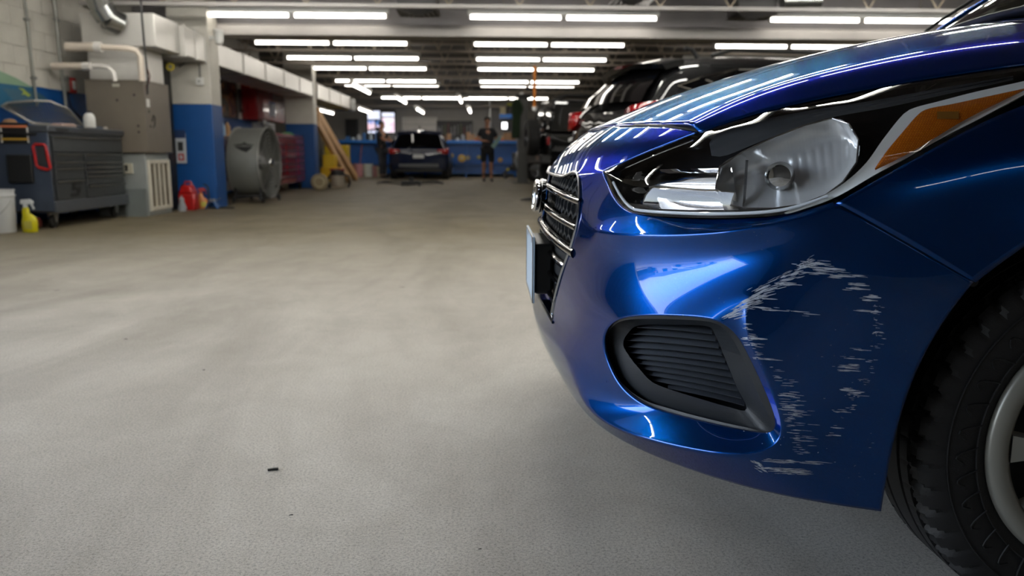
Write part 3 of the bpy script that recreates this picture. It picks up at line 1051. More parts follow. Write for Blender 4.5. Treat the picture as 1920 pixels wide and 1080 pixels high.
# thin bright edge that frames both grilles
edge = [V[k] for k in 'b1 A0 B0 C0 D0 E0 J1 c1'.split()]
edge = [V['b0'], *edge, V['c0']]
E1 = cr_curve(edge, 50)
E1 = E1 + [mir(p) for p in reversed(E1[1:-1])]
cc = Vector((XN + .1, YC, .53))
MB().tube([p + (cc - p).normalized() * .002 for p in E1], .0034, 8, closed=True).build('grille_surround', mat('satin_chrome', 'a9adb3', .18, metal=1, var=0), gr, smooth=True)

# emblem: oval ring with a slanted H on a dark pod
em = MB().lathe([(.001, -.012), (.058, -.010), (.060, 0), (.050, .006), (.001, .008)], (0, 0, 0), 'X', 28).build('emblem', M_trim_g, car, smooth=True)
em['label'] = 'chrome oval emblem on the nose'
em.location = (0, 0, 0)
def emb_place(o):
    o.data.transform(Matrix.Translation((XN - .004, YC, .640)) @ Matrix.Rotation(math.radians(6), 4, 'Y') @ Matrix.Diagonal((-1, 1.25, .72, 1)))
emb_place(em)
q = MB().tube([(.010, .050 * math.cos(t), .050 * math.sin(t)) for t in [2 * PI * k / 40 for k in range(40)]], .0055, 8, closed=True)
o = q.build('ring', M_chrome, em, smooth=True); emb_place(o)
q = MB().bar((.010, -.020, -.030), (.010, -.010, .034), .010).bar((.010, .012, -.034), (.010, .022, .030), .010).bar((.010, -.018, -.006), (.010, .020, .008), .009)
o = q.build('letter', M_chrome, em, bevel=.002); emb_place(o)

# number plate on a black bracket
pl = MB().box(XN - .022, XN + .02, YC - .13, YC + .13, .415, .535).build('plate_bracket', M_trim, car, bevel=.006)
o = MB().box(XN - .028, XN - .023, YC - .155, YC + .155, .398, .553).build('number_plate', mat('plate_pale_blue', 'b9cde0', .35), pl, bevel=.0015)
MB().box(XN - .0295, XN - .028, YC - .155, YC + .155, .548, .553).box(XN - .0295, XN - .028, YC - .155, YC + .155, .398, .403).box(XN - .0295, XN - .028, YC - .155, YC - .150, .398, .553).box(XN - .0295, XN - .028, YC + .150, YC + .155, .398, .553).build('plate_rim', M_steel, pl)
for sy in (-.09, .09):
    MB().lathe([(.007, 0), (.006, .004), (.001, .005)], (XN - .0285, YC + sy, .54), 'X', 10).build('plate_screw', mat('brown_screw', '6b4636', .4), pl)

# ---- wheels
def make_wheel(xc, yface, side, zc=.308, R=.308, label=None):
    """side = -1: outer face towards -y"""
    w_ = .185
    prof = []   # (h from outer face 0..w_, r)
    half = [(.012, .200), (.004, .215), (.0, .240), (.001, .262), (.006, .284), (.013, .297), (.020, .3035), (.030, .3065), (.0345, .3075), (.035, .301), (.040, .301), (.0405, .3078), (.062, .308), (.0635, .3005), (.0695, .3005), (.071, .308), (.0925, .308)]
    full = half + [(w_ - a, b) for a, b in reversed(half[:-1])]
    n = 384
    v, f = [], []
    for i, (hh, r) in enumerate(full):
        a = min(hh, w_ - hh)
        for k in range(n):
            sh = int(a * 130)
            kk = (k + (sh if hh < w_ / 2 else -sh)) % 384
            rr = r
            if a > .0035 and .280 < r:
                if kk % 8 in (0, 1) and (a < .036 or (.042 < a < .058)): rr = r - .008
                if kk % 8 == 5 and a > .02 and a < .06: rr = r - .003
            t = 2 * PI * k / n
            v.append((xc + rr * math.cos(t), yface + hh * (1 if side < 0 else -1), zc + rr * math.sin(t)))
    for i in range(len(full) - 1):
        for k in range(n):
            f.append((i * n + k, i * n + (k + 1) % n, (i + 1) * n + (k + 1) % n, (i + 1) * n + k))
    d = -1 if side < 0 else 1   # outward direction along y
    wh = MB().add(v, f).build('wheel', mat('tyre_rubber', '0e0e10', .62, bump=.25, bscale=500, var=.1), car, smooth=True, angle=24)
    if label: wh['label'] = label
    def P(r, t, out): return (xc + r * math.cos(t), yface + d * out, zc + r * math.sin(t))
    q = MB()
    for k in range(40):   # moulded sidewall ridges
        t0 = 2 * PI * k / 40
        q.tube([P(.222 + .020 * math.sin(s * PI) + .022 * s, t0 + .10 * s, .0012 - .001 * s) for s in [j / 6 for j in range(7)]], .0016, 5)
    o = q.build('sidewall_ridges', MATS['tyre_rubber'], wh, smooth=True); o['kind'] = 'stuff'
    q = MB()
    for rad in (.2235, .268):
        q.tube([P(rad, 2 * PI * k / 96, .0002) for k in range(96)], .0013, 6, closed=True)
    q.build('sidewall_ring', MATS['tyre_rubber'], wh, smooth=True)
    # barrel behind the cover
    MB().lathe([(.195, -.02 * d), (.190, -.05 * d), (.185, -.16 * d)], (xc, yface, zc), 'Y', 48, cap=False).lathe([(.001, -.10 * d), (.185, -.10 * d)], (xc, yface, zc), 'Y', 48, cap=False).build('steel_rim', mat('black_steel_rim', '131313', .5), wh, smooth=True)
    # cover: outer ring, spokes, hub
    M_cap = mat('silver_wheel_cover', '8f8d85', .36, metal=.35, var=.02)
    MB().lathe([(.204, -.018 * d), (.206, -.006 * d), (.202, .0 * d), (.192, .004 * d), (.178, .003 * d), (.170, -.004 * d), (.168, -.020 * d)], (xc, yface, zc), 'Y', 96, cap=False).build('cover_ring', M_cap, wh, smooth=True, angle=50)
    ns = 9
    for k in range(ns):
        t = PI + 2 * PI * (k + .02) / ns
        v, f = [], []
        for rr, hw, o1 in ((.172, .155, .001), (.13, .13, .006), (.08, .17, .006), (.045, .30, .004)):
            for a, oo in ((-hw, -.012), (-hw * .8, o1), (hw * .8, o1), (hw, -.012)):
                v.append(P(rr, t + a * (1 if rr > .1 else 1), oo))
        for i in range(3):
            for j in range(3):
                f.append((i * 4 + j, i * 4 + j + 1, (i + 1) * 4 + j + 1, (i + 1) * 4 + j))
        MB().add(v, f).build('spoke', M_cap, wh, smooth=True, angle=40)
    MB().lathe([(.055, -.012 * d), (.052, .004 * d), (.030, .010 * d), (.001, .011 * d)], (xc, yface, zc), 'Y', 32, cap=False).build('hub_cap', M_cap, wh, smooth=True)
    return wh
WX, WY = .955, 1.083
make_wheel(WX, WY, -1, label='front wheel with black tyre and silver plastic cover')
make_wheel(WX, 2 * YC - WY, 1)
make_wheel(WX + 2.58, WY, -1)
make_wheel(WX + 2.58, 2 * YC - WY, 1)

# ---- wheel housings and underside
M_liner = mat('wheel_liner_felt', '0b0b0c', .9)
def liner(yo, yi):
    v, f = [], []
    n = 24
    for k in range(n + 1):
        t = math.radians(-18 + 207 * k / n)
        for y in (yo, yi):
            v.append((WX + .372 * math.cos(t), y, .315 + .372 * math.sin(t)))
    for k in range(n): f.append((2 * k, 2 * k + 1, 2 * k + 3, 2 * k + 2))
    b = len(v)
    v += [(WX + .372 * math.cos(math.radians(-18 + 207 * k / n)), yi, .315 + .372 * math.sin(math.radians(-18 + 207 * k / n))) for k in range(n + 1)]
    f.append(tuple(range(b, b + n + 1)))
    MB().add(v, f).build('wheel_liner', M_liner, car, smooth=True)
liner(1.075, 1.36)
liner(2 * YC - 1.075, 2 * YC - 1.36)
MB().box(XN + .16, 4.2, 1.40, 2.44, .20, .26).build('underbody', M_black, car)
MB().box(XN + .20, XN + .26, 1.45, 2.39, .30, .66).build('radiator', mat('radiator_black', '101010', .6), car)

# ---- cabin: windscreen, pillars, roof, doors
def sect(x, pts): return [Vector((x + p[2] if len(p) > 2 else x, YC - p[0], p[1])) for p in pts]
def loft_sections(name, secs, m, parent, mirror=True, smooth=True, sub=1, angle=40):
    v, f = [], []
    n = len(secs[0])
    for s in secs: v += s
    for i in range(len(secs) - 1):
        for j in range(n - 1):
            a = i * n + j
            f.append((a, a + 1, a + n + 1, a + n))
    if mirror:
        b = len(v)
        v += [mir(p) for p in v]
        f += [tuple(b + i for i in reversed(q)) for q in f]
    o = MB().add(v, f).build(name, m, parent, smooth=smooth, sub=sub)
    return o
M_cglass = thin_glass('windscreen_glass', (.50, .60, .55), 1.5)
# windscreen from cowl to header
v, f = [], []
for i, (x, z, w) in enumerate([(1.20, 1.08, .645), (1.38, 1.19, .635), (1.60, 1.30, .605), (1.82, 1.395, .57)]):
    for k in range(9):
        s = -1 + k / 4
        v.append((x + .16 * s * s * (1 - i * .2), YC + s * w, z - .035 * s * s))
for i in range(3):
    for k in range(8):
        a = i * 9 + k
        f.append((a, a + 1, a + 10, a + 9))
MB().add(v, f).build('windscreen', M_cglass, car, smooth=True)
# cowl between the bonnet's rear edge and the glass, and the panels at its ends
last = HOODR[-1]
ws = [Vector((1.20 + .16 * s * s, YC - s * .645, 1.08 - .035 * s * s)) for s in [1 - k / 5 for k in range(11)]]
v_ = [p + Vector((-.01, 0, -.012)) for p in last] + [p + Vector((.0, 0, -.004)) for p in ws]
MB().add(v_, [(k, k + 1, 12 + k, 11 + k) for k in range(10)]).build('cowl', M_black, car, smooth=True, solid=.004)
for sg in (-1, 1):
    E_ = last[0]
    q_ = [(E_.x - .02, E_.z - .004, E_.y - YC), (1.385, .895, SD(1.385, .895).y - YC), (1.385, .985, -.705), (1.56, .992, -.722), (1.46, 1.085, -.668), (1.31, 1.035, -.655)]
    MB().add([(x, YC - sg * (-w), z) if False else (x, YC + (w if sg < 0 else -w), z) for x, z, w in q_], [(0, 1, 2), (0, 2, 5), (2, 3, 4), (2, 4, 5)]).build('pillar_base', M_paint, car, smooth=True, solid=.004)
for sg in (-1, 1):
    pts = [(1.33, 1.03, .665), (1.452, 1.134, .65), (1.594, 1.233, .615), (1.72, 1.30, .60), (1.88, 1.372, .575)]
    pts = [(a + .015, YC + sg * c_, b + .008) for a, b, c_ in pts]
    q = MB()
    v, f = [], []
    for p in pts:
        x, y, z = p
        v += [(x - .036, y - sg * .035, z + .008), (x - .015, y + sg * .008, z + .016), (x + .024, y + sg * .03, z - .008), (x + .024, y - sg * .01, z - .022)]
    for i in range(4):
        for j in range(4):
            f.append((i * 4 + j, i * 4 + (j + 1) % 4, (i + 1) * 4 + (j + 1) % 4, (i + 1) * 4 + j))
    MB().add(v, f).build('windscreen_pillar', M_paint, car, smooth=True, sub=1)
    MB().tube([(p[0] - .052, p[1] - sg * .045, p[2] + .014) for p in pts], .005, 6).build('pillar_seal', M_black, car, smooth=True)
# body side and roof behind the front wheel
P_ = lambda w, z: Vector((0, YC - w, z))
def bs(x, rows): return [Vector((x, YC - w, z)) for w, z in rows]
side = [bs(1.382, [(.835, .22), (.868, .42), (.855, .66), (.845, .76), (.80, .90), (.735, .965), (.70, .99)]),
        bs(2.2, [(.835, .22), (.872, .42), (.862, .66), (.85, .78), (.815, .90), (.765, .955), (.745, .965)]),
        bs(3.1, [(.835, .22), (.872, .42), (.862, .66), (.85, .80), (.815, .92), (.765, .975), (.745, .985)]),
        bs(3.5, [(.835, .30), (.868, .48), (.862, .66), (.85, .82), (.815, .94), (.765, 1.0), (.735, 1.01)]),
        bs(4.1, [(.79, .26), (.82, .45), (.82, .66), (.81, .84), (.77, .98), (.70, 1.02), (.66, 1.03)]),
        bs(4.42, [(.62, .30), (.64, .46), (.66, .66), (.66, .86), (.62, .98), (.56, 1.04), (.50, 1.05)])]
loft_sections('body_side', side, M_paint, car)
roof = [[Vector((1.84, YC - w, z)) for w, z in [(.60, 1.36), (.55, 1.405), (.3, 1.43), (0, 1.438)]],
        [Vector((2.6, YC - w, z)) for w, z in [(.62, 1.405), (.57, 1.435), (.3, 1.455), (0, 1.46)]],
        [Vector((3.2, YC - w, z)) for w, z in [(.60, 1.385), (.55, 1.415), (.3, 1.435), (0, 1.44)]],
        [Vector((3.75, YC - w, z)) for w, z in [(.56, 1.32), (.51, 1.345), (.28, 1.365), (0, 1.37)]]]
loft_sections('roof', roof, M_paint, car)
sg_ = [[Vector((1.50, YC - .73, .99)), Vector((1.64, YC - .645, 1.22))], [Vector((2.1, YC - .745, .97)), Vector((2.1, YC - .602, 1.37))], [Vector((3.0, YC - .745, .985)), Vector((3.0, YC - .61, 1.39))], [Vector((3.5, YC - .735, 1.01)), Vector((3.45, YC - .59, 1.35))], [Vector((4.0, YC - .67, 1.03)), Vector((3.75, YC - .56, 1.31))]]
loft_sections('side_glass', sg_, thin_glass('dark_side_glass', (.18, .2, .2), 1.2), car, sub=0)
rg = [[Vector((3.76, YC - .5, 1.34)), Vector((3.76, YC, 1.37))], [Vector((4.40, YC - .52, 1.05)), Vector((4.44, YC, 1.07))]]
loft_sections('rear_glass', rg, MATS['dark_side_glass'], car, sub=0)
loft_sections('tailgate', [[Vector((4.41, YC - .60, 1.05)), Vector((4.45, YC, 1.07))], [Vector((4.47, YC - .66, .8)), Vector((4.52, YC, .8))], [Vector((4.44, YC - .64, .3)), Vector((4.5, YC, .28))]], M_paint, car)
MB().box(1.9, 3.9, YC - .62, YC + .62, .3, .95).build('cabin_interior', M_black, car)
MB().box(1.25, 1.9, YC - .66, YC + .66, .55, 1.0).build('dashboard', M_black, car, bevel=.04)
# wing mirror
MB().lathe([(.001, -.09), (.05, -.08), (.075, 0), (.06, .08), (.001, .09)], (1.72, YC - .90, 1.03), 'Y', 16).build('wing_mirror', M_paint, car, smooth=True)
MB().bar((1.72, YC - .84, .99), (1.74, YC - .72, .98), .05, .03).build('mirror_stalk', M_black, car)

# ---- scrapes on the bumper: thin flakes of bare scuffed paint laid on the evaluated surface
from mathutils.bvhtree import BVHTree
bpy.context.view_layer.update()
dg = bpy.context.evaluated_depsgraph_get()
ev = bumper.evaluated_get(dg)
em_ = ev.to_mesh()
bv = BVHTree.FromPolygons([bumper.matrix_world @ v.co for v in em_.vertices], [tuple(p.vertices) for p in em_.polygons])
ev.to_mesh_clear()
camP = Vector((0, 0, CAMZ))
def bhit(px, py):
    d = ray(px, py).normalized()
    r = bv.ray_cast(camP, d)
    return (None, None) if r[0] is None or r[3] > 2.2 else (r[0] + r[1] * .00035 * (1 if r[1].dot(d) < 0 else -1), r[1])
rnd = random.Random(11)
SC = MB()
def streak(x, y, ln, th, tilt=.08):
    n = max(2, int(ln / 5))
    up, lo = [], []
    for k in range(n + 1):
        t = k / n
        xx = x + ln * t
        yy = y + ln * t * tilt
        hw = th * .5 * math.sin(PI * min(1, max(0, .12 + .8 * t))) * rnd.uniform(.5, 1.2)
        a, _ = bhit(xx, yy - hw); b, _ = bhit(xx, yy + hw)
        if a is None or b is None or (a - b).length > .02: return
        up.append(a); lo.append(b)
    v = up + lo
    SC.add(v, [(k, k + 1, n + 1 + k + 1, n + 1 + k) for k in range(n)])
def cluster(x0, y0, x1, y1, n, ln, th, spread, tilt=.08, skew=0):
    for _ in range(n):
        t = rnd.random()
        a = abs(rnd.gauss(0, spread)) if skew else rnd.gauss(0, spread)
        streak(x0 + (x1 - x0) * t + a, y0 + (y1 - y0) * t + rnd.gauss(0, 2.2), rnd.uniform(.25, 1) * ln, rnd.uniform(.5, 1) * th, tilt + rnd.uniform(-.03, .03))
# diagonal rim of the scrape from the fog lamp peak to the top
cluster(1352, 596, 1420, 545, 78, 26, 1.9, 6, -.45, 1)
cluster(1360, 596, 1510, 492, 90, 26, 1.9, 9, -.25, 1)
cluster(1410, 548, 1520, 486, 36, 20, 1.6, 5, -.5)
cluster(1480, 492, 1600, 518, 24, 34, 2.0, 9, .1)
for a in [(1508, 492, 50, 3), (1525, 501, 60, 3.2), (1500, 510, 62, 2.4), (1556, 516, 48, 3), (1590, 533, 40, 3), (1586, 540, 46, 3.2), (1618, 556, 34, 4), (1616, 562, 30, 3), (1600, 582, 52, 2), (1634, 584, 18, 3), (1640, 622, 16, 2.4), (1452, 531, 52, 3), (1424, 559, 34, 2), (1406, 575, 40, 2.6), (1428, 580, 52, 2), (1482, 583, 36, 1.8), (1506, 588, 32, 1.6), (1395, 633, 44, 4), (1400, 646, 20, 2.6), (1412, 672, 56, 1.6), (1600, 655, 34, 1.8), (1582, 671, 40, 2), (1570, 693, 44, 2), (1574, 730, 36, 3), (1562, 771, 34, 2), (1557, 801, 26, 2), (1553, 815, 24, 2), (1459, 741, 32, 2.4), (1466, 763, 26, 2.4)]:
    streak(a[0], a[1], a[2], a[3], .07)
    for _ in range(3): streak(a[0] + rnd.uniform(-8, a[2] * .5), a[1] + rnd.uniform(-4, 4), a[2] * rnd.uniform(.2, .6), a[3] * .5, .07)
cluster(1390, 606, 1418, 672, 30, 18, 1.6, 4, .1, 1)
cluster(1640, 570, 1646, 640, 24, 10, 1.5, 4)
cluster(1645, 640, 1595, 770, 36, 12, 1.3, 6)
cluster(1440, 690, 1490, 800, 34, 24, 1.4, 16, .05, 1)
cluster(1455, 740, 1486, 850, 60, 26, 1.3, 14, .05, 1)
cluster(1575, 690, 1600, 680, 18, 22, 1.4, 10, .03)
cluster(1580, 726, 1600, 740, 13, 22, 1.6, 8, .03)
cluster(1412, 862, 1425, 882, 30, 12, 1.6, 3, .5)
cluster(1422, 878, 1500, 886, 50, 30, 1.5, 7, .03)
cluster(1430, 864, 1520, 866, 30, 34, 1.5, 10, .08)
cluster(1540, 600, 1640, 900, 18, 6, .8, 30)
cluster(1150, 700, 1640, 900, 24, 3, 1.4, 30)
sc = SC.build('paint_scrapes', mat('bare_scuffed_paint', 'aeb4c0', .6, var=.25, scale=120), bumper, keep=True)
sc.matrix_parent_inverse = Matrix.Identity(4)
sc['kind'] = 'stuff'
sc['label'] = 'white horizontal scrape marks in the blue paint'
SC = MB()
for x, y, l in [(1290, 888, 60), (1400, 916, 70), (1470, 934, 90), (1560, 948, 60), (1420, 928, 50)]:
    streak(x, y, l, 2.2, .16)
o = SC.build('underside_scuffs', mat('brown_scuff', '8a6a58', .7), bumper, keep=True)
o['kind'] = 'stuff'
# ------------------------------------------------------------------ left side of the shop
def atx(px, py, x):
    d = ray(px, py); t = x / d.x
    return Vector((x, d.y * t, CAMZ + d.z * t))
def pillar(label, x0, x1, y0, y1, zb):
    o = MB().box(x0, x1, y0, y1, zb, ZD).build('pillar', M_white, None, bevel=.01)
    o['kind'] = 'structure'; o['label'] = label
    MB().box(x0 - .002, x1 + .004, y0 - .004, y1 + .002, 0, zb).build('blue_lower_band', M_blue, o, bevel=.008)
    return o
P1 = pillar('near white pillar with blue lower half beside the furnace', -4.28, -3.75, 10.73, 11.12, 1.39)
P2 = pillar('second white and blue pillar behind the drum fan', -4.40, -3.80, 17.0, 17.35, 1.37)
# girder and roof pieces sit on the pillars

# ---- air ducts along the left
def duct(label, y0, y1, zt0, zt1, zb, x0=-4.40, x1=-3.78, n=5):
    t = thing('air_duct', label, 'duct', (x1, y0, zb))
    q = MB().add([(x0 - x1, 0, 0), (0, 0, 0), (0, 0, zt0 - zb), (x0 - x1, 0, zt0 - zb), (x0 - x1, y1 - y0, 0), (0, y1 - y0, 0), (0, y1 - y0, zt1 - zb), (x0 - x1, y1 - y0, zt1 - zb)],
                 [(0, 1, 2, 3), (4, 7, 6, 5), (0, 4, 5, 1), (1, 5, 6, 2), (2, 6, 7, 3), (3, 7, 4, 0)])
    q.build('duct_body', M_duct, t, bevel=.01)
    for k in range(n):
        y = (y1 - y0) * k / (n - 1)
        z = zt0 + (zt1 - zt0) * k / (n - 1) - zb
        MB().box(.0, .012, y - .018, y + .018, -.012, z + .012).box(x0 - x1, .0, y - .018, y + .018, -.012, 0).build('joint_flange', M_duct, t)
    return t
duct('short bright sheet metal duct rising from the furnace to the first pillar', 9.98, 10.70, 2.29, 2.26, 1.93, n=3)
duct('long painted air duct spanning from the first pillar to the second', 11.13, 16.98, 2.24, 2.24, 1.94, n=6)
duct('third painted air duct running on behind the second pillar', 17.37, 21.3, 2.25, 2.25, 1.93, n=4)
t = thing('duct_cap', 'small galvanised square duct end hanging beyond the third duct', 'duct', (-3.98, 21.62, 1.9))
MB().box(-.25, .25, -.3, .3, .0, .3).build('cap_body', M_galv, t, bevel=.02)
MB().box(-.27, .27, -.02, .02, -.01, .31).build('cap_flange', M_galv, t)
t = thing('camera_dome', 'small white round housing under the girder above the near pillar', 'sensor', (-3.62, 10.78, 2.16))
MB().lathe([(.001, 0), (.05, .02), (.06, .08), (.06, .16), (.07, .17), (.07, .2)], (0, 0, 0), 'Z', 18).build('housing', M_fix, t, smooth=True)
MB().box(-.135, -.05, -.0, .06, .08, .12).build('bracket', M_fix, t)

# ---- furnace
M_brown = mat('furnace_brown', '6b6358', .45)
M_plen = mat('furnace_plenum_grey', 'a3a8a6', .4, metal=.3)
t = thing('furnace', 'brown upright furnace on a grey plenum with a white return air grille', 'furnace', (-4.33, 9.62, 0))
MB().box(-.32, .27, -.32, .34, 0, .74).build('lower_plenum', M_plen, t, bevel=.008)
MB().box(-.34, .33, -.37, .34, .74, 1.57).build('burner_cabinet', M_brown, t, bevel=.012)
MB().box(-.31, .33, -.371, -.366, .76, 1.55).build('front_panel', M_brown, t, bevel=.004)
MB().box(-.02, .06, -.376, -.37, 1.49, 1.525).build('rating_label', mat('label_pale', 'c9c6b8', .5), t)
for z, x in ((1.34, .02), (1.40, .22), (1.05, .24), (.98, .24)):
    MB().lathe([(.014, -.004), (.012, .002), (.001, .003)], (x, -.372, z), 'Y', 12).build('knockout_hole', M_black, t)
for z, y in ((1.50, -.30), (1.44, -.26), (1.30, -.28), (1.22, -.27), (1.12, -.20), (1.05, -.26)):
    MB().lathe([(.016, 0), (.014, .005), (.001, .006)], (.33, y, z), 'X', 12).build('side_fitting', M_black, t)
MB().box(.33, .337, -.32, -.25, 1.27, 1.36).build('side_label', mat('label_white', 'd8d8d4', .5), t)
MB().tube([(.345, -.22, 1.13), (.345, -.19, 1.18), (.345, -.15, 1.16), (.345, -.17, 1.06), (.345, -.22, 1.04)], .006, 6).build('wire_loop', M_black, t)
# return grille on the aisle face
MB().box(.27, .30, -.30, -.255, .06, .66).box(.27, .30, .255, .30, .06, .66).box(.27, .30, -.255, .255, .06, .105).box(.27, .30, -.255, .255, .615, .66).build('grille_frame', mat('grille_cream', 'cfcabb', .4), t, bevel=.004)
MB().box(.268, .272, -.255, .255, .1, .62).build('grille_filter', mat('dusty_filter', '4a3d2b', .9), t)
for k in range(3):
    y = -.255 + .51 * (k + 1) / 4
    MB().box(.272, .296, y - .014, y + .014, .1, .62).build('grille_slat', MATS['grille_cream'], t)
for k in range(16):
    z = .12 + .49 * k / 15
    MB().box(.274, .280, -.25, .25, z - .003, z + .003).build('filter_wire', mat('wire_brown', '6e5c40', .6), t)
MB().box(-.30, .29, -.32, .32, 1.57, 1.98).build('upper_plenum', M_duct, t, bevel=.01)
MB().box(-.33, .50, -.36, .345, 1.94, 2.31).build('top_plenum', M_duct, t, bevel=.01)
MB().box(.02, .12, -.345, -.32, .50, .62).build('control_box', mat('control_cream', 'bdb9a6', .5), t, bevel=.004)
MB().box(.035, .065, -.348, -.344, .53, .60).build('control_switch', M_black, t)
t = thing('flue_duct', 'shiny galvanised round duct elbow bending down above the furnace', 'duct', (-4.55, 9.0, 2.2))
pts = [at(172, -70, 9.0), at(182, -10, 9.0), at(190, 14, 9.05), at(203, 34, 9.1), at(226, 46, 9.2)]
B0 = Vector((-4.55, 9.0, 2.2))
for i in range(4):
    MB().tube([pts[i] - B0, pts[i + 1] - B0], .128, 22).build('elbow_segment', M_galv, t, smooth=True)
    if i: MB().tube([pts[i] - B0 - (pts[i + 1] - pts[i]).normalized() * .012, pts[i] - B0 + (pts[i + 1] - pts[i]).normalized() * .012], .134, 22).build('seam_ring', M_galv, t, smooth=True)
M_pvc = mat('pvc_pipe', 'cfc3b4', .35)
t = thing('vent_pipe', 'upper cream plastic vent pipe from wall to furnace top', 'pipe', (-4.9, 9.0, 1.9))
B0 = Vector((-4.9, 9.0, 1.9))
p = [at(124, 88, 9.0), at(182, 88, 9.0), at(185, 88, 9.0), at(240, 91, 9.05), at(256, 95, 9.08), at(263, 106, 9.1), at(266, 152, 9.12)]
MB().tube([p[0] - B0, p[1] - B0], .050, 14).build('thick_pipe', M_pvc, t, smooth=True)
MB().tube([at(178, 88, 9.0) - B0, at(191, 89, 9.0) - B0], .058, 14).build('coupling', mat('pvc_white', 'dad6d0', .3), t, smooth=True)
MB().tube([x - B0 for x in p[2:]], .033, 12).build('thin_pipe', M_pvc, t, smooth=True)
t = thing('vent_pipe', 'lower white plastic vent pipe curving down into the furnace', 'pipe', (-4.9, 9.0, 1.7))
B0 = Vector((-4.9, 9.0, 1.7))
MB().tube([at(98, 124, 9.0) - B0, at(160, 124, 9.0) - B0], .038, 14).build('thick_pipe', M_pvc, t, smooth=True)
MB().tube([at(156, 124, 9.0) - B0, at(170, 124, 9.0) - B0], .046, 14).build('coupling', MATS['pvc_white'], t, smooth=True)
MB().tube([at(a, b, 9.03) - B0 for a, b in ((166, 124), (190, 124), (203, 127), (212, 136), (216, 152))], .026, 12).build('thin_pipe', MATS['pvc_white'], t, smooth=True)
t = thing('power_cable', 'dark cable hanging from the girder down the furnace side', 'cable', (-4.0, 9.2, 1.2))
B0 = Vector((-4.0, 9.2, 1.2))
MB().tube([at(a, b, 9.12) - B0 for a, b in ((264, 0), (266, 30), (270, 80), (275, 125), (277, 150), (276, 178))], .012, 8).build('cord', M_black, t, smooth=True)
MB().tube([at(a, b, 9.12) - B0 for a, b in ((276, 128), (281, 142), (279, 156), (274, 160), (275, 172))], .008, 8).build('cord_loop', mat('brown_cord', '4a2c20', .6), t, smooth=True)

# ---- things fixed to the left wall
def conduit(label, pts, r=.014):
    t = thing('conduit', label, 'conduit', (XL + .03, pts[0].y, pts[-1].z))
    B0 = Vector(t.location)
    MB().tube([p - B0 for p in pts], r, 8).build('pipe', mat('conduit_grey', '8f9089', .4, metal=.5), t, smooth=True)
    for k in (1, 3):
        m = pts[0].lerp(pts[-1], k / 4)
        MB().box(m.x - .03 - B0.x, m.x + .018 - B0.x, m.y - .03 - B0.y, m.y + .03 - B0.y, m.z - .012 - B0.z, m.z + .012 - B0.z).build('clip', M_steel, t)
    return t
conduit('left vertical conduit on the block wall above the grey tool cabinet', [atx(44, -20, XL + .035), atx(54, 60, XL + .035), atx(62, 140, XL + .035), atx(70, 200, XL + .035)])
conduit('right vertical conduit on the block wall nearer the furnace', [atx(100, -20, XL + .035), atx(108, 60, XL + .035), atx(115, 130, XL + .035), atx(125, 205, XL + .035)], .02)
t = thing('fire_alarm_switch', 'small red switch box on the wall beside the furnace', 'switch', atx(134, 160, XL + .03))
MB().box(-.03, .03, -.06, .06, -.09, .09).build('box', mat('alarm_red', 'a81e1c', .4), t, bevel=.006)
MB().box(.03, .036, -.03, .03, -.05, .05).build('plate', mat('label_white', 'd8d8d4', .5), t)
MB().box(-.03, .02, -.16, -.07, -.08, .10).build('junction_box', mat('conduit_grey', '8f9089', .4), t, bevel=.004)
MB().tube([(0, -.10, -.08), (0, -.06, -.25), (.01, .10, -.36), (.03, .35, -.36)], .010, 8).build('lead', M_darkgrey, t, smooth=True)
# painted mural on the wall
def wallpatch(name, pix, m, parent, lift):
    pts = [atx(a, b, XL + .014 + lift) for a, b in pix]
    b = MB().prism([(p.y - parent.location.y, p.z - parent.location.z) for p in pts], 'X', XL + .002 - parent.location.x, XL + .014 + lift - parent.location.x)
    return b.build(name, m, parent)
t = thing('wall_mural', 'painted green and grey-blue swoosh mural on the blue wall', 'mural', (XL, 8.0, 1.4))
wallpatch('green_band', [(-40, 118), (0, 133), (30, 146), (64, 165), (30, 160), (0, 156), (-40, 150)], mat('mural_green', '86a489', .5), t, .003)
wallpatch('teal_field', [(-40, 151), (0, 157), (30, 161), (64, 166), (90, 190), (60, 200), (20, 200), (-40, 205)], mat('mural_teal', '1f5c7d', .5), t, .0035)
wallpatch('grey_swoosh', [(4, 165), (40, 168), (70, 172), (92, 188), (60, 192), (26, 190)], mat('mural_greyblue', '3c5f73', .5), t, .005)
wallpatch('yellow_mark', [(34, 164), (44, 166), (50, 172), (58, 178), (54, 182), (46, 177), (40, 178), (44, 172)], mat('mural_yellow', '9aa548', .5), t, .007)

# ---- black locker behind the furnace and poster
t = thing('dark_locker', 'tall black cabinet with a yellow round sticker behind the furnace', 'locker', (-4.44, 10.42, 0))
MB().box(-.25, .20, -.24, .24, 0, 1.92).build('locker_body', M_black, t, bevel=.01)
MB().box(-.23, .18, -.25, -.24, .05, 1.88).build('locker_door', mat('locker_door', '1b1b1d', .4), t, bevel=.005)
s = at(319, 125, 10.16) - Vector((-4.44, 10.42, 0))
MB().lathe([(.052, -.006), (.052, 0), (.001, .0)], (s.x, -.247, s.z), 'Y', 20).build('sticker', mat('sticker_yellow', 'c9b63e', .5), t)
MB().lathe([(.026, -.009), (.026, -.003), (.001, -.003)], (s.x, -.247, s.z), 'Y', 16).build('sticker_centre', mat('sticker_grey', '8b8a75', .5), t)
t = thing('wall_poster', 'white poster with black pictures and a red square on the pillar', 'poster', (at(340, 280, 10.70)))
B0 = Vector(t.location)
def pq(name, pix, m, off):
    pts = [at(a, b, 10.70) - B0 for a, b in pix]
    return MB().prism([(p.x, p.z) for p in pts], 'Y', -off - .002, -off).build(name, m, t)
pq('sheet', [(328, 250), (348, 250), (351, 306), (332, 306)], mat('poster_white', 'bfc3c8', .5), .0)
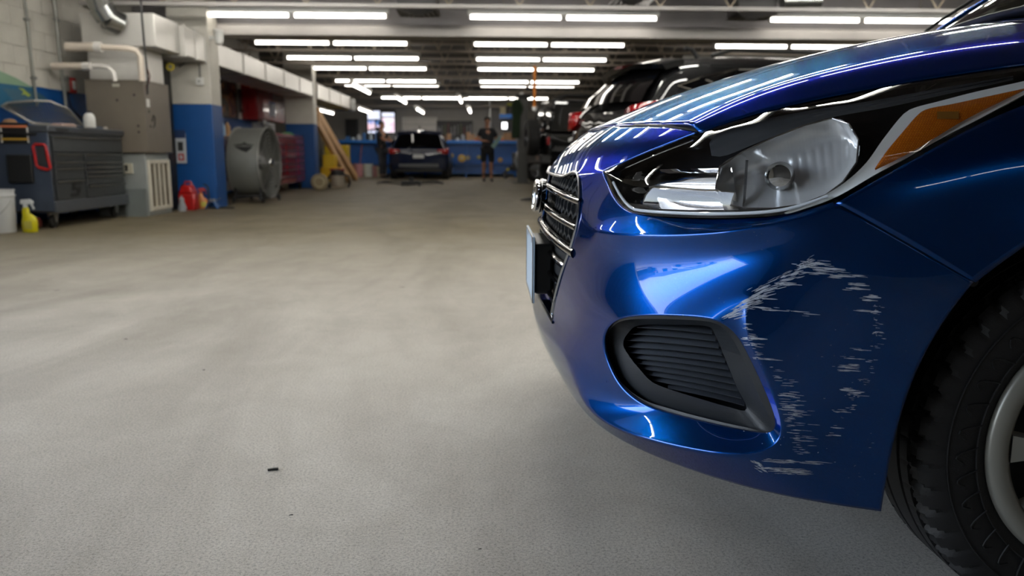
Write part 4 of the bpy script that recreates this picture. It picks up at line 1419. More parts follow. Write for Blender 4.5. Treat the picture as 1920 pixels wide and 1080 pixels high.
pq('blue_header', [(328, 244), (347, 244), (348, 259), (328, 259)], mat('poster_blue', '24365e', .5), .003)
pq('black_picture', [(333, 266), (343, 266), (344, 283), (334, 283)], M_darkgrey, .004)
pq('red_square', [(334, 288), (345, 288), (346, 301), (335, 301)], mat('poster_red', 'b3302c', .5), .004)
pq('white_square', [(337, 291), (342, 291), (343, 298), (338, 298)], MATS['poster_white'], .0065)
t = thing('thermostat', 'small pale switch box on the near pillar with a wire up to the duct', 'switch', at(376, 153, 10.72))
MB().box(-.05, .05, -.05, .01, -.05, .05).build('box', M_fix, t, bevel=.008)
MB().lathe([(.012, -.056), (.01, -.05)], (0, 0, 0), 'Y', 10).build('button', M_black, t)
B0 = Vector(t.location)
MB().tube([at(375, 147, 10.71) - B0, at(374, 125, 10.71) - B0, at(370, 112, 10.71) - B0, at(362, 109, 10.71) - B0, at(350, 115, 10.71) - B0, at(336, 126, 10.71) - B0], .008, 6).build('wire', M_darkgrey, t, smooth=True)

# ---- grey tool cabinet on casters
M_tbx = mat('slate_grey_cabinet', '42464c', .32, metal=.2, coat=.3)
M_tbf = mat('slate_grey_drawer', '3b3e40', .35, metal=.2)
M_tbs = mat('slate_blue_end', '3d4656', .35, metal=.2)
t = thing('tool_cabinet', 'large grey rolling tool cabinet with many drawers and red loop light', 'tool cabinet', (-4.6, 8.46, 0))
LY = .765
MB().box(-.33, .315, -LY, LY, .155, .96).build('cabinet_body', M_tbx, t, bevel=.02)
MB().box(-.34, .345, -LY - .015, LY + .015, .93, 1.0).build('top_rail', M_tbx, t, bevel=.015)
MB().box(.315, .345, -LY, LY, .15, .265).build('bottom_rail', mat('cabinet_rail', '50545a', .3, metal=.3), t, bevel=.006)
MB().box(-.335, .33, -LY - .012, -LY, .17, .93).build('end_panel', M_tbs, t, bevel=.01)
def drawer(y0, y1, z0, z1, nm='drawer'):
    d = MB().box(.315, .336, y0, y1, z0, z1).build(nm, M_tbf, t, bevel=.004)
    MB().prism([(.336, z1 - .022), (.352, z1 - .020), (.356, z1 - .008), (.336, z1 - .002)], 'Y', y0 + .01, y1 - .01).build('drawer_pull', mat('drawer_pull_steel', '8b8d8c', .25, metal=.8), d)
drawer(-LY + .06, LY - .05, .745, .905)
drawer(-LY + .06, -.17, .665, .735)
drawer(-LY + .06, -.17, .60, .658)
drawer(-LY + .06, -.17, .475, .593)
drawer(-LY + .06, -.17, .275, .468)
for z0, z1 in ((.66, .735), (.607, .652), (.557, .60), (.507, .55), (.41, .50), (.275, .402)):
    drawer(-.13, LY - .05, z0, z1)
# black letter mark on the lower left drawer, cut as real pieces
q = MB()
def em2(y, z): return (y, z)
yy, zz, w, hh = -.46, .30, .19, .15
# slanted S built of bars, seen in the y-z plane
def sl(y0, y1, z0, z1):
    k = .30
    q.add([(.337, yy + y0 * w + k * z0 * hh, zz + z0 * hh), (.337, yy + y1 * w + k * z0 * hh, zz + z0 * hh), (.337, yy + y1 * w + k * z1 * hh, zz + z1 * hh), (.337, yy + y0 * w + k * z1 * hh, zz + z1 * hh),
           (.340, yy + y0 * w + k * z0 * hh, zz + z0 * hh), (.340, yy + y1 * w + k * z0 * hh, zz + z0 * hh), (.340, yy + y1 * w + k * z1 * hh, zz + z1 * hh), (.340, yy + y0 * w + k * z1 * hh, zz + z1 * hh)],
          [(0, 3, 2, 1), (4, 5, 6, 7), (0, 1, 5, 4), (1, 2, 6, 5), (2, 3, 7, 6), (3, 0, 4, 7)])
sl(-.1, .75, 0, .20); sl(.50, .86, .20, .42); sl(.0, .86, .42, .60); sl(.0, .32, .60, .82); sl(.0, .95, .82, 1.0)
q.build('letter_mark', mat('mark_black', '060606', .4), t)
MB().box(.346, .349, -LY + .12, -LY + .34, .95, .975).build('name_badge', mat('badge_black', '0c0c0c', .3), t)
for y in (-.66, .60):
    for x in (-.22, .24):
        c = MB().lathe([(.001, -.024), (.048, -.022), (.062, -.018), (.065, 0), (.062, .018), (.048, .022), (.001, .024)], (x, y, .065), 'X', 20).build('caster', M_black, t, smooth=True)
        MB().prism([(y - .04, .155), (y + .05, .155), (y + .02, .06), (y - .01, .06)], 'X', x + .026, x + .034).prism([(y - .04, .155), (y + .05, .155), (y + .02, .06), (y - .01, .06)], 'X', x - .034, x - .026).build('caster_fork', M_steel, c)
lb = at(33, 250, 7.70) - Vector((-4.6, 8.46, 0))
rl = at(81, 294, 7.70) - Vector((-4.6, 8.46, 0))
q = MB()
cs = [(-.050, -.10), (.034, -.125), (.062, -.11), (.058, .10), (.045, .115), (-.035, .12), (-.062, .10), (-.064, -.08)]
q.tube([(rl.x + a - b * .10, -LY - .022, rl.z + b) for a, b in cs], .014, 8, closed=True)
q.build('red_loop', mat('loop_red', 'b01818', .3, coat=.5), t, smooth=True)
MB().box(rl.x - .04, rl.x + .04, -LY - .018, -LY - .008, rl.z - .09, rl.z + .09).build('loop_panel', M_darkgrey, t)
MB().box(lb.x - .16, lb.x + .12, -LY - .02, -LY - .01, lb.z - .10, lb.z + .10).build('label_panel', M_black, t)
MB().box(lb.x - .15, lb.x + .11, -LY - .026, -LY - .02, lb.z + .055, lb.z + .075).build('orange_stripe', mat('stripe_orange', 'cf7a52', .5), t)
MB().box(lb.x - .15, lb.x + .12, -LY - .026, -LY - .02, lb.z - .065, lb.z - .045).build('yellow_stripe', mat('stripe_yellow', 'c49a34', .5), t)
for x in (-.145, .105):
    MB().box(lb.x + x, lb.x + x + .012, -LY - .026, -LY - .02, lb.z - .09, lb.z + .055).build('label_edge', mat('label_white', 'd8d8d4', .5), t)
MB().tube([(lb.x - .25, -LY - .05, lb.z - .0), (lb.x - .05, -LY - .05, lb.z + .0), (lb.x + .20, -LY - .04, lb.z - .01)], .013, 8).build('tow_handle', M_black, t, smooth=True)
MB().box(rl.x - .33, rl.x - .09, -LY - .045, -LY - .01, .45, .72).build('side_pocket', M_black, t, bevel=.01)

# things on the cabinet top
t = thing('wire_basket_lid', 'dome of grey wire mesh in a pale frame lying on the tool cabinet', 'mesh cover', (-4.7, 8.2, 1.0))
B0 = Vector(t.location)
rimp = [at(60, 231, 8.0), at(3, 199, 7.9), at(14, 193, 8.2), at(62, 189, 8.6), at(95, 190, 8.7), at(128, 205, 8.75), at(158, 238, 8.6), at(110, 238, 8.3)]
rimp = [Vector((max(XL + .05, p.x), p.y, max(p.z, 1.016))) for p in rimp]
MB().tube([p - B0 for p in rimp], .014, 8, closed=True).build('frame', mat('basket_frame', '9a9792', .35, metal=.6), t, smooth=True)
q = MB()
top = cr_curve([rimp[1], rimp[2], rimp[3], rimp[4], rimp[5], rimp[6]], 38)
bot = cr_curve([rimp[1].lerp(rimp[0], .15), rimp[0], rimp[7], rimp[6]], 38)
for i in range(38):
    a, b = top[i], bot[i]
    q.tube([a - B0, a.lerp(b, .5) + Vector((.03, -.03, .02)) - B0, b - B0], .0036, 4)
for s in [k / 12 for k in range(1, 12)]:
    q.tube([top[i].lerp(bot[i], s) + Vector((.03, -.03, .02)) * (1 - abs(2 * s - 1)) - B0 for i in range(0, 38)], .0036, 4)
o = q.build('mesh_wires', mat('basket_wire', '6f6f6d', .35, metal=.8), t); o['kind'] = 'stuff'
t = thing('white_jug', 'white plastic jug standing at the back end of the tool cabinet', 'jug', (at(169, 240, 8.35).x, 8.35, 1.0))
MB().lathe([(.001, 0), (.055, 0), (.058, .01), (.058, .10), (.045, .135), (.022, .15)], (0, 0, 0), 'Z', 20).build('jug_body', mat('jug_white', 'cfcfca', .4), t, smooth=True)
MB().lathe([(.024, .148), (.024, .168), (.001, .17)], (0, 0, 0), 'Z', 14).build('cap', M_darkgrey, t, smooth=True)
for px, py, nm, lab, col, r, hh in ((190, 238, 'spray_can_cap', 'small black cap lying beside the white jug', '151515', .035, .03), (202, 237, 'yellow_ball', 'small yellow knob lying beside the white jug', 'c2b52a', .018, .035), (215, 239, 'rag_ball', 'small pale crumpled rag on the cabinet corner', 'a7a095', .025, .03)):
    p = at(px, py, 8.9)
    t = thing(nm, lab, 'small part', (max(-4.85, min(-4.35, p.x)), 8.75 if nm != 'rag_ball' else 9.0, 1.0))
    MB().lathe([(.001, 0), (r, 0), (r * .95, hh * .7), (r * .5, hh), (.001, hh)], (0, 0, 0), 'Z', 12).build('piece', mat('small_' + nm, col, .5), t, smooth=True)
t = thing('tan_cap', 'tan domed shop cap lying at the end of the tool cabinet top', 'cap', (-4.72, 7.86, 1.0))
MB().lathe([(.075, 0), (.07, .03), (.045, .06), (.001, .07)], (0, 0, 0), 'Z', 16).build('crown', mat('cap_tan', '8d6b4c', .8), t, smooth=True)
t = thing('shop_towel', 'pinkish folded towel on the front edge of the tool cabinet', 'towel', (-4.34, 8.12, 1.001))
MB().box(-.06, .06, -.14, .14, 0, .02).box(-.05, .055, -.12, .12, .02, .032).build('fold', mat('towel_pink', 'a58f86', .9), t, bevel=.008)
t = thing('black_tray', 'flat black tray on the front edge of the tool cabinet', 'tray', (-4.34, 8.62, 1.0))
MB().box(-.07, .07, -.16, .16, 0, .018).box(-.06, .06, -.15, .15, .018, .022).build('tray_body', mat('tray_bluegrey', '4b5668', .4), t, bevel=.006)

# ---- on the floor at the left
t = thing('white_bucket', 'white plastic bucket on the floor at the near end of the tool cabinet', 'bucket', (-4.62, 7.36, 0))
MB().lathe([(.001, 0), (.135, 0), (.140, .01), (.150, .33), (.158, .335), (.158, .35), (.151, .355), (.150, .385), (.157, .39), (.157, .40), (.146, .40), (.140, .05), (.001, .04)], (0, 0, 0), 'Z', 36).build('pail', mat('bucket_white', 'c6c7c7', .35), t, smooth=True, angle=40)
MB().tube([(.152 * math.cos(a), .152 * math.sin(a), .30 - .16 * math.sin(PI * k / 16)) for k, a in [(k, -PI * .95 + PI * .9 * k / 16) for k in range(17)]], .004, 6).build('handle', M_steel, t, smooth=True)
def spray(label, loc, body, trig, s=1.0, rz=0):
    t = thing('spray_bottle', label, 'spray bottle', loc, rz)
    v = MB().lathe([(.001, 0), (.046 * s, 0), (.05 * s, .01 * s), (.05 * s, .10 * s), (.042 * s, .135 * s), (.024 * s, .17 * s), (.021 * s, .21 * s), (.016 * s, .225 * s)], (0, 0, 0), 'Z', 24)
    v.v = [(x * 1.35 + (.012 * s if z < .15 * s else -.012 * s), y * .75, z) for x, y, z in v.v]
    v.build('bottle', body, t, smooth=True)
    MB().lathe([(.019 * s, .222 * s), (.019 * s, .245 * s), (.014 * s, .25 * s)], (-.012 * s, 0, 0), 'Z', 14).build('collar', trig, t, smooth=True)
    MB().prism([(-.05 * s, .25 * s), (.055 * s, .25 * s), (.06 * s, .275 * s), (.03 * s, .295 * s), (-.045 * s, .29 * s)], 'Y', -.014 * s, .014 * s).build('spray_head', trig, t, bevel=.004)
    MB().bar((.040 * s, 0, .255 * s), (.062 * s, 0, .205 * s), .010 * s, .012 * s).build('trigger', trig, t)
    MB().box(-.02 * s, .05 * s, -.0385 * s, -.037 * s, .03 * s, .10 * s).build('bottle_label', mat('faded_label', 'b9b04a', .5), t)
    return t
M_yel = mat('bottle_yellow', 'cfc413', .35)
M_tw = mat('trigger_white', 'cfd2d2', .4)
spray('yellow spray bottle with white trigger on the floor by the bucket', (floor_at(55, 435)), M_yel, M_tw, 1.05)
p = floor_at(46, 431)
t = thing('red_drain_plug', 'dark red rounded oil filter lying behind the yellow spray bottle', 'filter', (p.x + .02, p.y + .12, 0))
MB().lathe([(.001, -.075), (.05, -.07), (.056, -.06), (.056, .05), (.04, .065), (.001, .07)], (0, 0, .056), 'X', 20).build('can', mat('filter_maroon', '5a1e1a', .5), t, smooth=True)
# gas can
t = thing('fuel_can', 'red plastic fuel can on the floor at the foot of the near pillar', 'fuel can', (floor_at(355, 394)))
MB().box(-.11, .11, -.08, .08, 0, .22).prism([(-.11, .22), (.11, .22), (.05, .33), (-.06, .33)], 'Y', -.08, .08).build('can_body', mat('fuel_red', 'a3100e', .35, coat=.3), t, bevel=.02)
MB().tube([(-.05, 0, .32), (-.03, 0, .37), (.04, 0, .37), (.06, 0, .31)], .014, 8).build('handle', mat('fuel_red', 'a3100e', .35), t, smooth=True)
MB().lathe([(.02, .0), (.02, .04), (.001, .045)], (-.07, 0, .29), 'Z', 12).build('spout_cap', M_black, t, smooth=True)
spray('spray bottle half full of orange fluid beside the red fuel can', (floor_at(380, 391)), mat('orange_fluid', 'c47a3a', .3), mat('trigger_red', 'a52c26', .4), .95, .4)
t = thing('jack_stand', 'small blue jack stand on the floor at the pillar foot', 'jack stand', (floor_at(399, 391)))
MB().prism([(-.09, 0), (-.075, 0), (-.02, .10), (-.03, .10)], 'Y', -.06, .06).prism([(.09, 0), (.075, 0), (.02, .10), (.03, .10)], 'Y', -.06, .06).build('legs', mat('stand_blue', '23568f', .4), t)
MB().box(-.035, .035, -.03, .03, .09, .13).build('saddle', M_steel, t, bevel=.005)
MB().tube([(.03, 0, .10), (.12, -.02, .14)], .007, 6).build('lever', M_steel, t)
t = thing('air_hose', 'black air hose hanging down the near pillar to the floor', 'hose', (floor_at(392, 391)))
B0 = Vector(t.location)
MB().tube([at(a, b, 10.62) - B0 for a, b in ((381, 346), (386, 347), (390, 352), (392, 372), (391, 388))] + [Vector((.05, -.02, .012)), Vector((.22, .02, .012)), Vector((.34, -.01, .012))], .010, 8).build('tube', M_black, t, smooth=True)
t = thing('white_rag', 'pale crumpled rag on the floor between the furnace and fuel can', 'rag', (floor_at(342, 396)))
MB().lathe([(.001, 0), (.05, 0), (.055, .05), (.03, .12), (.035, .16), (.001, .2)], (0, 0, 0), 'Z', 9).build('cloth', mat('rag_grey', '8f9296', .9), t, smooth=True)
t = thing('galvanised_panel', 'short galvanised sheet leaning between the cabinet and furnace', 'sheet metal', (-4.02, 9.22, 0))
MB().box(-.28, -.05, .0, .012, 0, .32).box(-.29, -.04, -.008, .02, .31, .325).box(-.055, -.04, -.01, .022, 0, .32).build('sheet', mat('sheet_grey', '8b9291', .45, metal=.4), t)

# ---- alcove: pictures, red wall cabinets, red tool chests, drum fan
def wallframe(label, y0, y1, z0, z1, nm='framed_picture', cols=('241a16', '5d4a3c', 'a3845c'), kind='photo'):
    t = thing(nm, label, 'picture', (XL + .016, (y0 + y1) / 2, (z0 + z1) / 2))
    a, b = (y1 - y0) / 2, (z1 - z0) / 2
    MB().box(0, .03, -a, a, -b, -b + .03).box(0, .03, -a, a, b - .03, b).box(0, .03, -a, -a + .03, -b, b).box(0, .03, a - .03, a, -b, b).build('frame', M_black, t)
    m, n, p = newmat('print_' + nm)
    tc = n.nodes.new('ShaderNodeTexCoord'); nz = n.nodes.new('ShaderNodeTexNoise'); nz.inputs['Scale'].default_value = 7; nz.inputs['Detail'].default_value = 3
    r = n.nodes.new('ShaderNodeValToRGB')
    r.color_ramp.elements[0].position = .35; r.color_ramp.elements[0].color = (*srgb(cols[0]), 1)
    r.color_ramp.elements[1].position = .65; r.color_ramp.elements[1].color = (*srgb(cols[2]), 1)
    k = r.color_ramp.elements.new(.5); k.color = (*srgb(cols[1]), 1)
    n.links.new(tc.outputs['Object'], nz.inputs['Vector']); n.links.new(nz.outputs[0], r.inputs[0]); n.links.new(r.outputs[0], p.inputs['Base Color'])
    p.inputs['Roughness'].default_value = .08
    MB().box(.004, .012, -a + .03, a - .03, -b + .03, b - .03).build('print', m, t)
    return t
t = thing('red_banner', 'glossy red sign panel on the alcove wall right of the near pillar', 'sign', (XL + .016, 14.15, 1.7))
MB().box(0, .03, -.45, .38, -.32, .34).build('panel', mat('banner_red', '8f1016', .15, coat=.6), t, bevel=.004)
MB().box(.03, .033, .10, .24, -.14, -.09).box(.03, .033, .14, .19, -.10, -.02).build('white_mark', mat('label_white', 'd8d8d4', .5), t)
wallframe('large framed glossy poster beside the red sign', 14.62, 15.62, 1.40, 2.10, cols=('1c1513', '4a3a30', '94633f'))
wallframe('smaller framed picture left of the red wall cabinets', 15.78, 16.42, 1.55, 1.99, cols=('14110f', '3c2c22', '6d4a35'))
M_cred = mat('cabinet_red', '8a1419', .25, coat=.4)
t = thing('wall_cabinet', 'left red steel wall cabinet hung on the alcove wall', 'cabinet', (-4.84, 16.0, 1.41))
MB().box(-.15, .14, -.02, 1.0, 0, .74).build('cabinet_body', M_cred, t, bevel=.006)
d = MB().box(.14, .165, .0, .98, .02, .72).build('door', M_cred, t, bevel=.005)
MB().box(.165, .175, .86, .90, .3, .42).build('handle', M_steel, d)
MB().box(.166, .170, .06, .5, .60, .65).build('name_strip', mat('pale_red_mark', 'b86b68', .4), d)
t = thing('wall_cabinet', 'right red steel wall cabinet with white notice on its door', 'cabinet', (-4.84, 17.02, 1.41))
MB().box(-.15, .14, -.01, 1.0, 0, .74).build('cabinet_body', M_cred, t, bevel=.006)
d = MB().box(.14, .165, .0, .98, .02, .72).build('door', M_cred, t, bevel=.005)
MB().box(.165, .175, .86, .90, .3, .42).build('handle', M_steel, d)
MB().box(.166, .170, .30, .8, .60, .65).build('name_strip', MATS['pale_red_mark'], d)
t = thing('notice', 'white notice with a blue head taped across the red wall cabinets', 'notice', (-4.669, 17.05, 1.52))
MB().box(0, .004, -.24, .16, 0, .30).build('paper', mat('notice_white', 'c8d2e0', .5), t)
MB().box(.004, .006, -.24, .16, .27, .30).build('blue_head', mat('notice_blue', '3b69b5', .5), t)

M_cred2 = mat('chest_red', '8e0f22', .22, coat=.6, metal=.2)
def chest(label, x1, y0, y1, z1, dep=.62, m=M_cred2, nrow=7):
    t = thing('tool_chest', label, 'tool chest', (x1 - dep / 2, (y0 + y1) / 2, 0))
    a, b = dep / 2, (y1 - y0) / 2
    MB().box(-a, a - .02, -b, b, .15, z1).build('chest_body', m, t, bevel=.012)
    hh = (z1 - .22) / nrow
    for k in range(nrow):
        z = .18 + k * hh
        for s0, s1 in ((-b + .03, -.28 * b), (-.24 * b, .5 * b), (.54 * b, b - .03)) if 0 < k < nrow - 1 else ((-b + .03, b - .03),):
            d = MB().box(a - .02, a, s0, s1, z + .006, z + hh - .006).build('drawer', m, t, bevel=.003)
            MB().box(a, a + .014, s0 + .02, s1 - .02, z + hh - .032, z + hh - .018).build('drawer_pull', mat('pull_dark', '3a2a3a', .3, metal=.7), d)
    for sy in (-1, 1):
        for sx in (-1, 1):
            MB().lathe([(.001, -.022), (.055, -.02), (.06, 0), (.055, .02), (.001, .022)], (sx * (a - .1), sy * (b - .12), .06), 'X', 16).build('caster', M_black, t, smooth=True)
            MB().box(sx * (a - .1) - .03, sx * (a - .1) + .03, sy * (b - .12) - .04, sy * (b - .12) + .04, .118, .152).build('caster_plate', M_steel, t)
    return t
chest('long red and purple tool chest right of the drum fan', -4.0, 14.55, 16.92, 1.12)
chest('dark maroon tool chest behind the drum fan, next to the near pillar', -4.2, 11.7, 13.9, 1.02, .6, mat('chest_maroon', '3d0a12', .3, coat=.4))
M_goods = [('b9bcc2', .06, .22), ('3b6fb0', .045, .20), ('cf9a55', .05, .24), ('2a2a2c', .06, .15)]
for i, (px, col, r, hh, lb) in enumerate([(404, '8c929c', .05, .17, 'grey bottle on the maroon chest next to the pillar'), (418, '9fc0e2', .045, .24, 'pale blue bottle on the maroon chest'), (427, 'cf9f6a', .05, .25, 'orange and cream bottle on the maroon chest')]):
    p = atx(px, 250, -4.42)
    t = thing('bottle', lb, 'bottle', (-4.42, p.y, 1.02), 0, 'bottles on the maroon chest')
    MB().lathe([(.001, 0), (r, 0), (r, hh * .65), (r * .4, hh * .85), (r * .4, hh * .93)], (0, 0, 0), 'Z', 16).build('bottle_body', mat('bottle_%d' % i, col, .35), t, smooth=True)
    MB().lathe([(r * .45, hh * .93), (r * .45, hh), (.001, hh)], (0, 0, 0), 'Z', 12).build('cap', M_darkgrey, t, smooth=True)
t = thing('chest_radio', 'small grey and black radio on the red tool chest', 'radio', (-4.3, 15.0, 1.12))
MB().box(-.15, .15, -.22, .26, 0, .19).build('radio_case', mat('radio_grey', '85878a', .4), t, bevel=.015)
MB().box(.15, .156, -.18, .10, .02, .16).build('speaker_panel', M_black, t)
for k in range(3): MB().box(.156, .162, -.16, .08, .04 + k * .045, .06 + k * .045).build('louvre', M_steel, t)
t = thing('grinder', 'small silver bench tool on the red tool chest beside the radio', 'tool', (-4.2, 14.7, 1.12))
MB().lathe([(.05, 0), (.045, .02), (.02, .05), (.025, .14), (.04, .16), (.04, .22), (.001, .25)], (0, 0, 0), 'Z', 14).build('tool_body', M_steel, t, smooth=True)
t = thing('green_cloth', 'bright green rag on the far end of the red tool chest', 'rag', (-4.2, 16.3, 1.12))
MB().lathe([(.001, 0), (.16, 0), (.12, .03), (.05, .06), (.001, .05)], (0, 0, 0), 'Z', 9).build('cloth', mat('rag_green', '4f8a4c', .9), t, smooth=True)

# drum fan
t = thing('drum_fan', 'big grey drum fan on small wheels in front of the red tool chests', 'fan', (-3.66, 12.25, 0), math.radians(-3))
M_fan = mat('fan_grey', '8b8c88', .38, metal=.4)
R_ = .53
v = MB().lathe([(R_ + .012, -.25), (R_ + .016, -.235), (R_, -.225), (R_, .20), (R_ + .016, .215), (R_ + .012, .235)], (0, 0, .60), 'X', 64, cap=False)
v.build('drum', M_fan, t, smooth=True, solid=.004)
MB().lathe([(R_ + .018, -.012), (R_ + .018, .012)], (0, 0, .60), 'X', 64, cap=False).build('drum_bead', M_fan, t, smooth=True) if False else None
for sx in (-.235, .225):
    for k in range(9):
        rr = .08 + .055 * k
        MB().tube([(sx + .02 * (1 - rr / R_), rr * math.cos(a), .60 + rr * math.sin(a)) for a in [2 * PI * j / 40 for j in range(40)]], .0035, 5, closed=True).build('guard_ring', M_steel, t, smooth=True)
    for k in range(8):
        a = 2 * PI * k / 8
        MB().tube([(sx + .02, .05 * math.cos(a), .60 + .05 * math.sin(a)), (sx, R_ * math.cos(a), .60 + R_ * math.sin(a))], .004, 5).build('guard_spoke', M_steel, t)
MB().lathe([(.001, -.14), (.10, -.13), (.11, 0), (.10, .12), (.001, .13)], (0, 0, .60), 'X', 24).build('motor', M_darkgrey, t, smooth=True)
MB().lathe([(.07, .0), (.06, .03), (.001, .035)], (.235, 0, .60), 'X', 20).build('guard_badge', M_chrome, t, smooth=True)
for k in range(4):
    a = PI / 4 + PI / 2 * k
    v = []
    for rr, ww in ((.09, .10), (.48, .15)):
        for s in (-1, 1):
            v.append((.05 + s * ww * .45, rr * math.cos(a) - s * ww * math.sin(a), .60 + rr * math.sin(a) + s * ww * math.cos(a)))
    MB().add(v, [(0, 1, 3, 2)]).build('blade', mat('blade_grey', '6a6b69', .4, metal=.5), t, solid=.004)
for sx in (-.2, .19):
    MB().bar((sx, -.42, .07), (sx, .42, .07), .04, .04).bar((sx, -.36, .07), (sx, -.36, .24), .03).bar((sx, .36, .07), (sx, .36, .24), .03).build('stand_frame', M_darkgrey, t)
MB().bar((-.2, -.30, .10), (.19, -.30, .10), .03).bar((-.2, .30, .10), (.19, .30, .10), .03).build('cross_bar', M_darkgrey, t)
for sx in (-.23, .22):
    for sy in (-.38, .38):
        MB().lathe([(.001, -.015), (.045, -.014), (.05, 0), (.045, .014), (.001, .015)], (sx, sy, .05), 'X', 16).build('wheel', M_black, t, smooth=True)
# black winged badge on the drum side (two swept wings over a wedge)
q = MB()
def on_drum(u, a):
    rr = R_ + .004
    return (u, -rr * math.cos(a), .60 + rr * math.sin(a))
def badge(poly):
    n = len(poly)
    c = [on_drum(u, a) for u, a in poly]
    q.add(c, [tuple(range(n))])
badge([(-.17, .52), (-.02, .56), (.0, .50), (-.10, .49)])
badge([(.17, .52), (.02, .56), (.0, .50), (.10, .49)])
badge([(-.14, .47), (.14, .47), (.10, .38), (.05, .30), (-.02, .34), (-.10, .42)])
badge([(-.02, .60), (.03, .60), (.02, .54), (-.02, .54)])
q.build('winged_badge', mat('badge_ink', '1d1d1d', .5), t, solid=.002)
# ------------------------------------------------------------------ far end of the shop
# planks leaning on the second pillar
M_plank = mat('raw_pine', 'c39a6b', .6, var=.12, scale=8)
for i, (b, tp, lb) in enumerate([((655, 342), (594, 232), 'nearer raw pine plank leaning on the second pillar'), ((668, 338), (594, 214), 'farther raw pine plank leaning on the second pillar')]):
    fb = floor_at(*b); T = at(tp[0], tp[1], 17.75 + .35 * i)
    t = thing('pine_plank', lb, 'plank', fb, 0, 'leaning pine planks')
    d = T - fb
    fbz = Vector((0, 0, .05))
    MB().bar(fbz, d + Vector((0, 0, .05)), .09, .24, up=(0, 1, 0)).build('board', M_plank, t, bevel=.004)
    MB().bar(fbz + d * .001 + Vector((.004, -.128, 0)), d * .999 + Vector((.004, -.128, .05)), .07, .006, up=(0, 1, 0)).build('sawn_edge', mat('pine_light', 'd8b388', .6, var=.08), t)
# mop bucket and clutter by the pillar
p = floor_at(612, 350)
t = thing('mop_bucket', 'yellow mop bucket with wringer beside the second pillar', 'mop bucket', (p.x - .05, p.y + .9, 0))
MB().prism([(-.20, .08), (.20, .08), (.24, .42), (-.24, .42)], 'Y', -.16, .16).build('bucket_body', mat('mop_yellow', 'c99d18', .4), t, bevel=.02)
MB().box(-.18, .12, -.14, .14, .42, .72).build('wringer', mat('mop_yellow2', 'd0aa22', .4), t, bevel=.02)
MB().tube([(-.16, 0, .7), (-.30, .05, 1.45)], .016, 8).build('mop_handle', mat('mop_pole', 'a9a08c', .5), t)
for sx in (-.16, .16):
    for sy in (-.12, .12): MB().lathe([(.001, -.015), (.035, -.013), (.04, 0), (.035, .013), (.001, .015)], (sx, sy, .04), 'Y', 12).build('caster', M_black, t, smooth=True)
p = floor_at(600, 357)
t = thing('floor_reel', 'pale coiled hose reel on the floor at the second pillar foot', 'hose reel', (p.x, p.y, 0))
MB().lathe([(.16, -.06), (.17, -.05), (.17, .05), (.16, .06)], (0, 0, .17), 'Y', 24).build('reel_rim', mat('reel_tan', '9a8d70', .7), t, smooth=True)
for k in range(4):
    MB().tube([(.10 * math.cos(a) + .0, -.07 + .045 * k, .17 + .10 * math.sin(a)) for a in [2 * PI * j / 24 for j in range(24)]], .022, 8, closed=True).build('hose_turn', mat('hose_tan', 'b5a989', .7), t, smooth=True)
p = floor_at(631, 355)
t = thing('shop_vacuum', 'small shop vacuum, pale drum with black and red top', 'vacuum', (p.x, p.y + .15, 0))
MB().lathe([(.001, .04), (.13, .04), (.14, .06), (.15, .28), (.14, .29)], (0, 0, 0), 'Z', 20).build('tank', mat('vac_pale', '9c9284', .5), t, smooth=True)
MB().lathe([(.155, .29), (.155, .33), (.12, .40), (.001, .42)], (0, 0, 0), 'Z', 20).build('motor_head', M_black, t, smooth=True)
MB().box(-.15, .15, -.05, .05, .38, .43).build('red_handle', mat('vac_red', '7d1d1d', .5), t, bevel=.01)
MB().tube([(.14, 0, .3), (.24, 0, .28), (.26, 0, .14), (.22, .02, .03)], .022, 8).build('hose', M_black, t, smooth=True)
MB().tube([(-.14, -.02, .3), (-.20, -.03, .2), (-.17, -.04, .02)], .03, 8).build('leg_bar', M_black, t, smooth=True)

# bench along the back wall
M_bench = mat('bench_blue', '0c4d92', .4)
t = thing('work_bench', 'long blue workbench across the back wall with boarded front', 'workbench', (-2.05, 26.3, 0))
MB().box(-3.0, 2.9, -.42, .75, 1.10, 1.19).build('bench_top', mat('bench_top_blue', '1667b8', .35), t, bevel=.01)
for x0, x1 in ((-2.98, -1.6), (-1.56, -.15), (-.11, 1.2), (1.24, 2.88)):
    MB().box(x0, x1, -.20, -.17, .10, 1.10).build('front_board', M_bench, t)
    MB().box(x0, x1, -.30, .5, .42, .45).build('shelf', M_bench, t)
for x in (-2.97, -1.58, -.13, 1.22, 2.86):
    MB().box(x - .04, x + .04, -.36, -.28, 0, 1.10).build('post', M_bench, t)
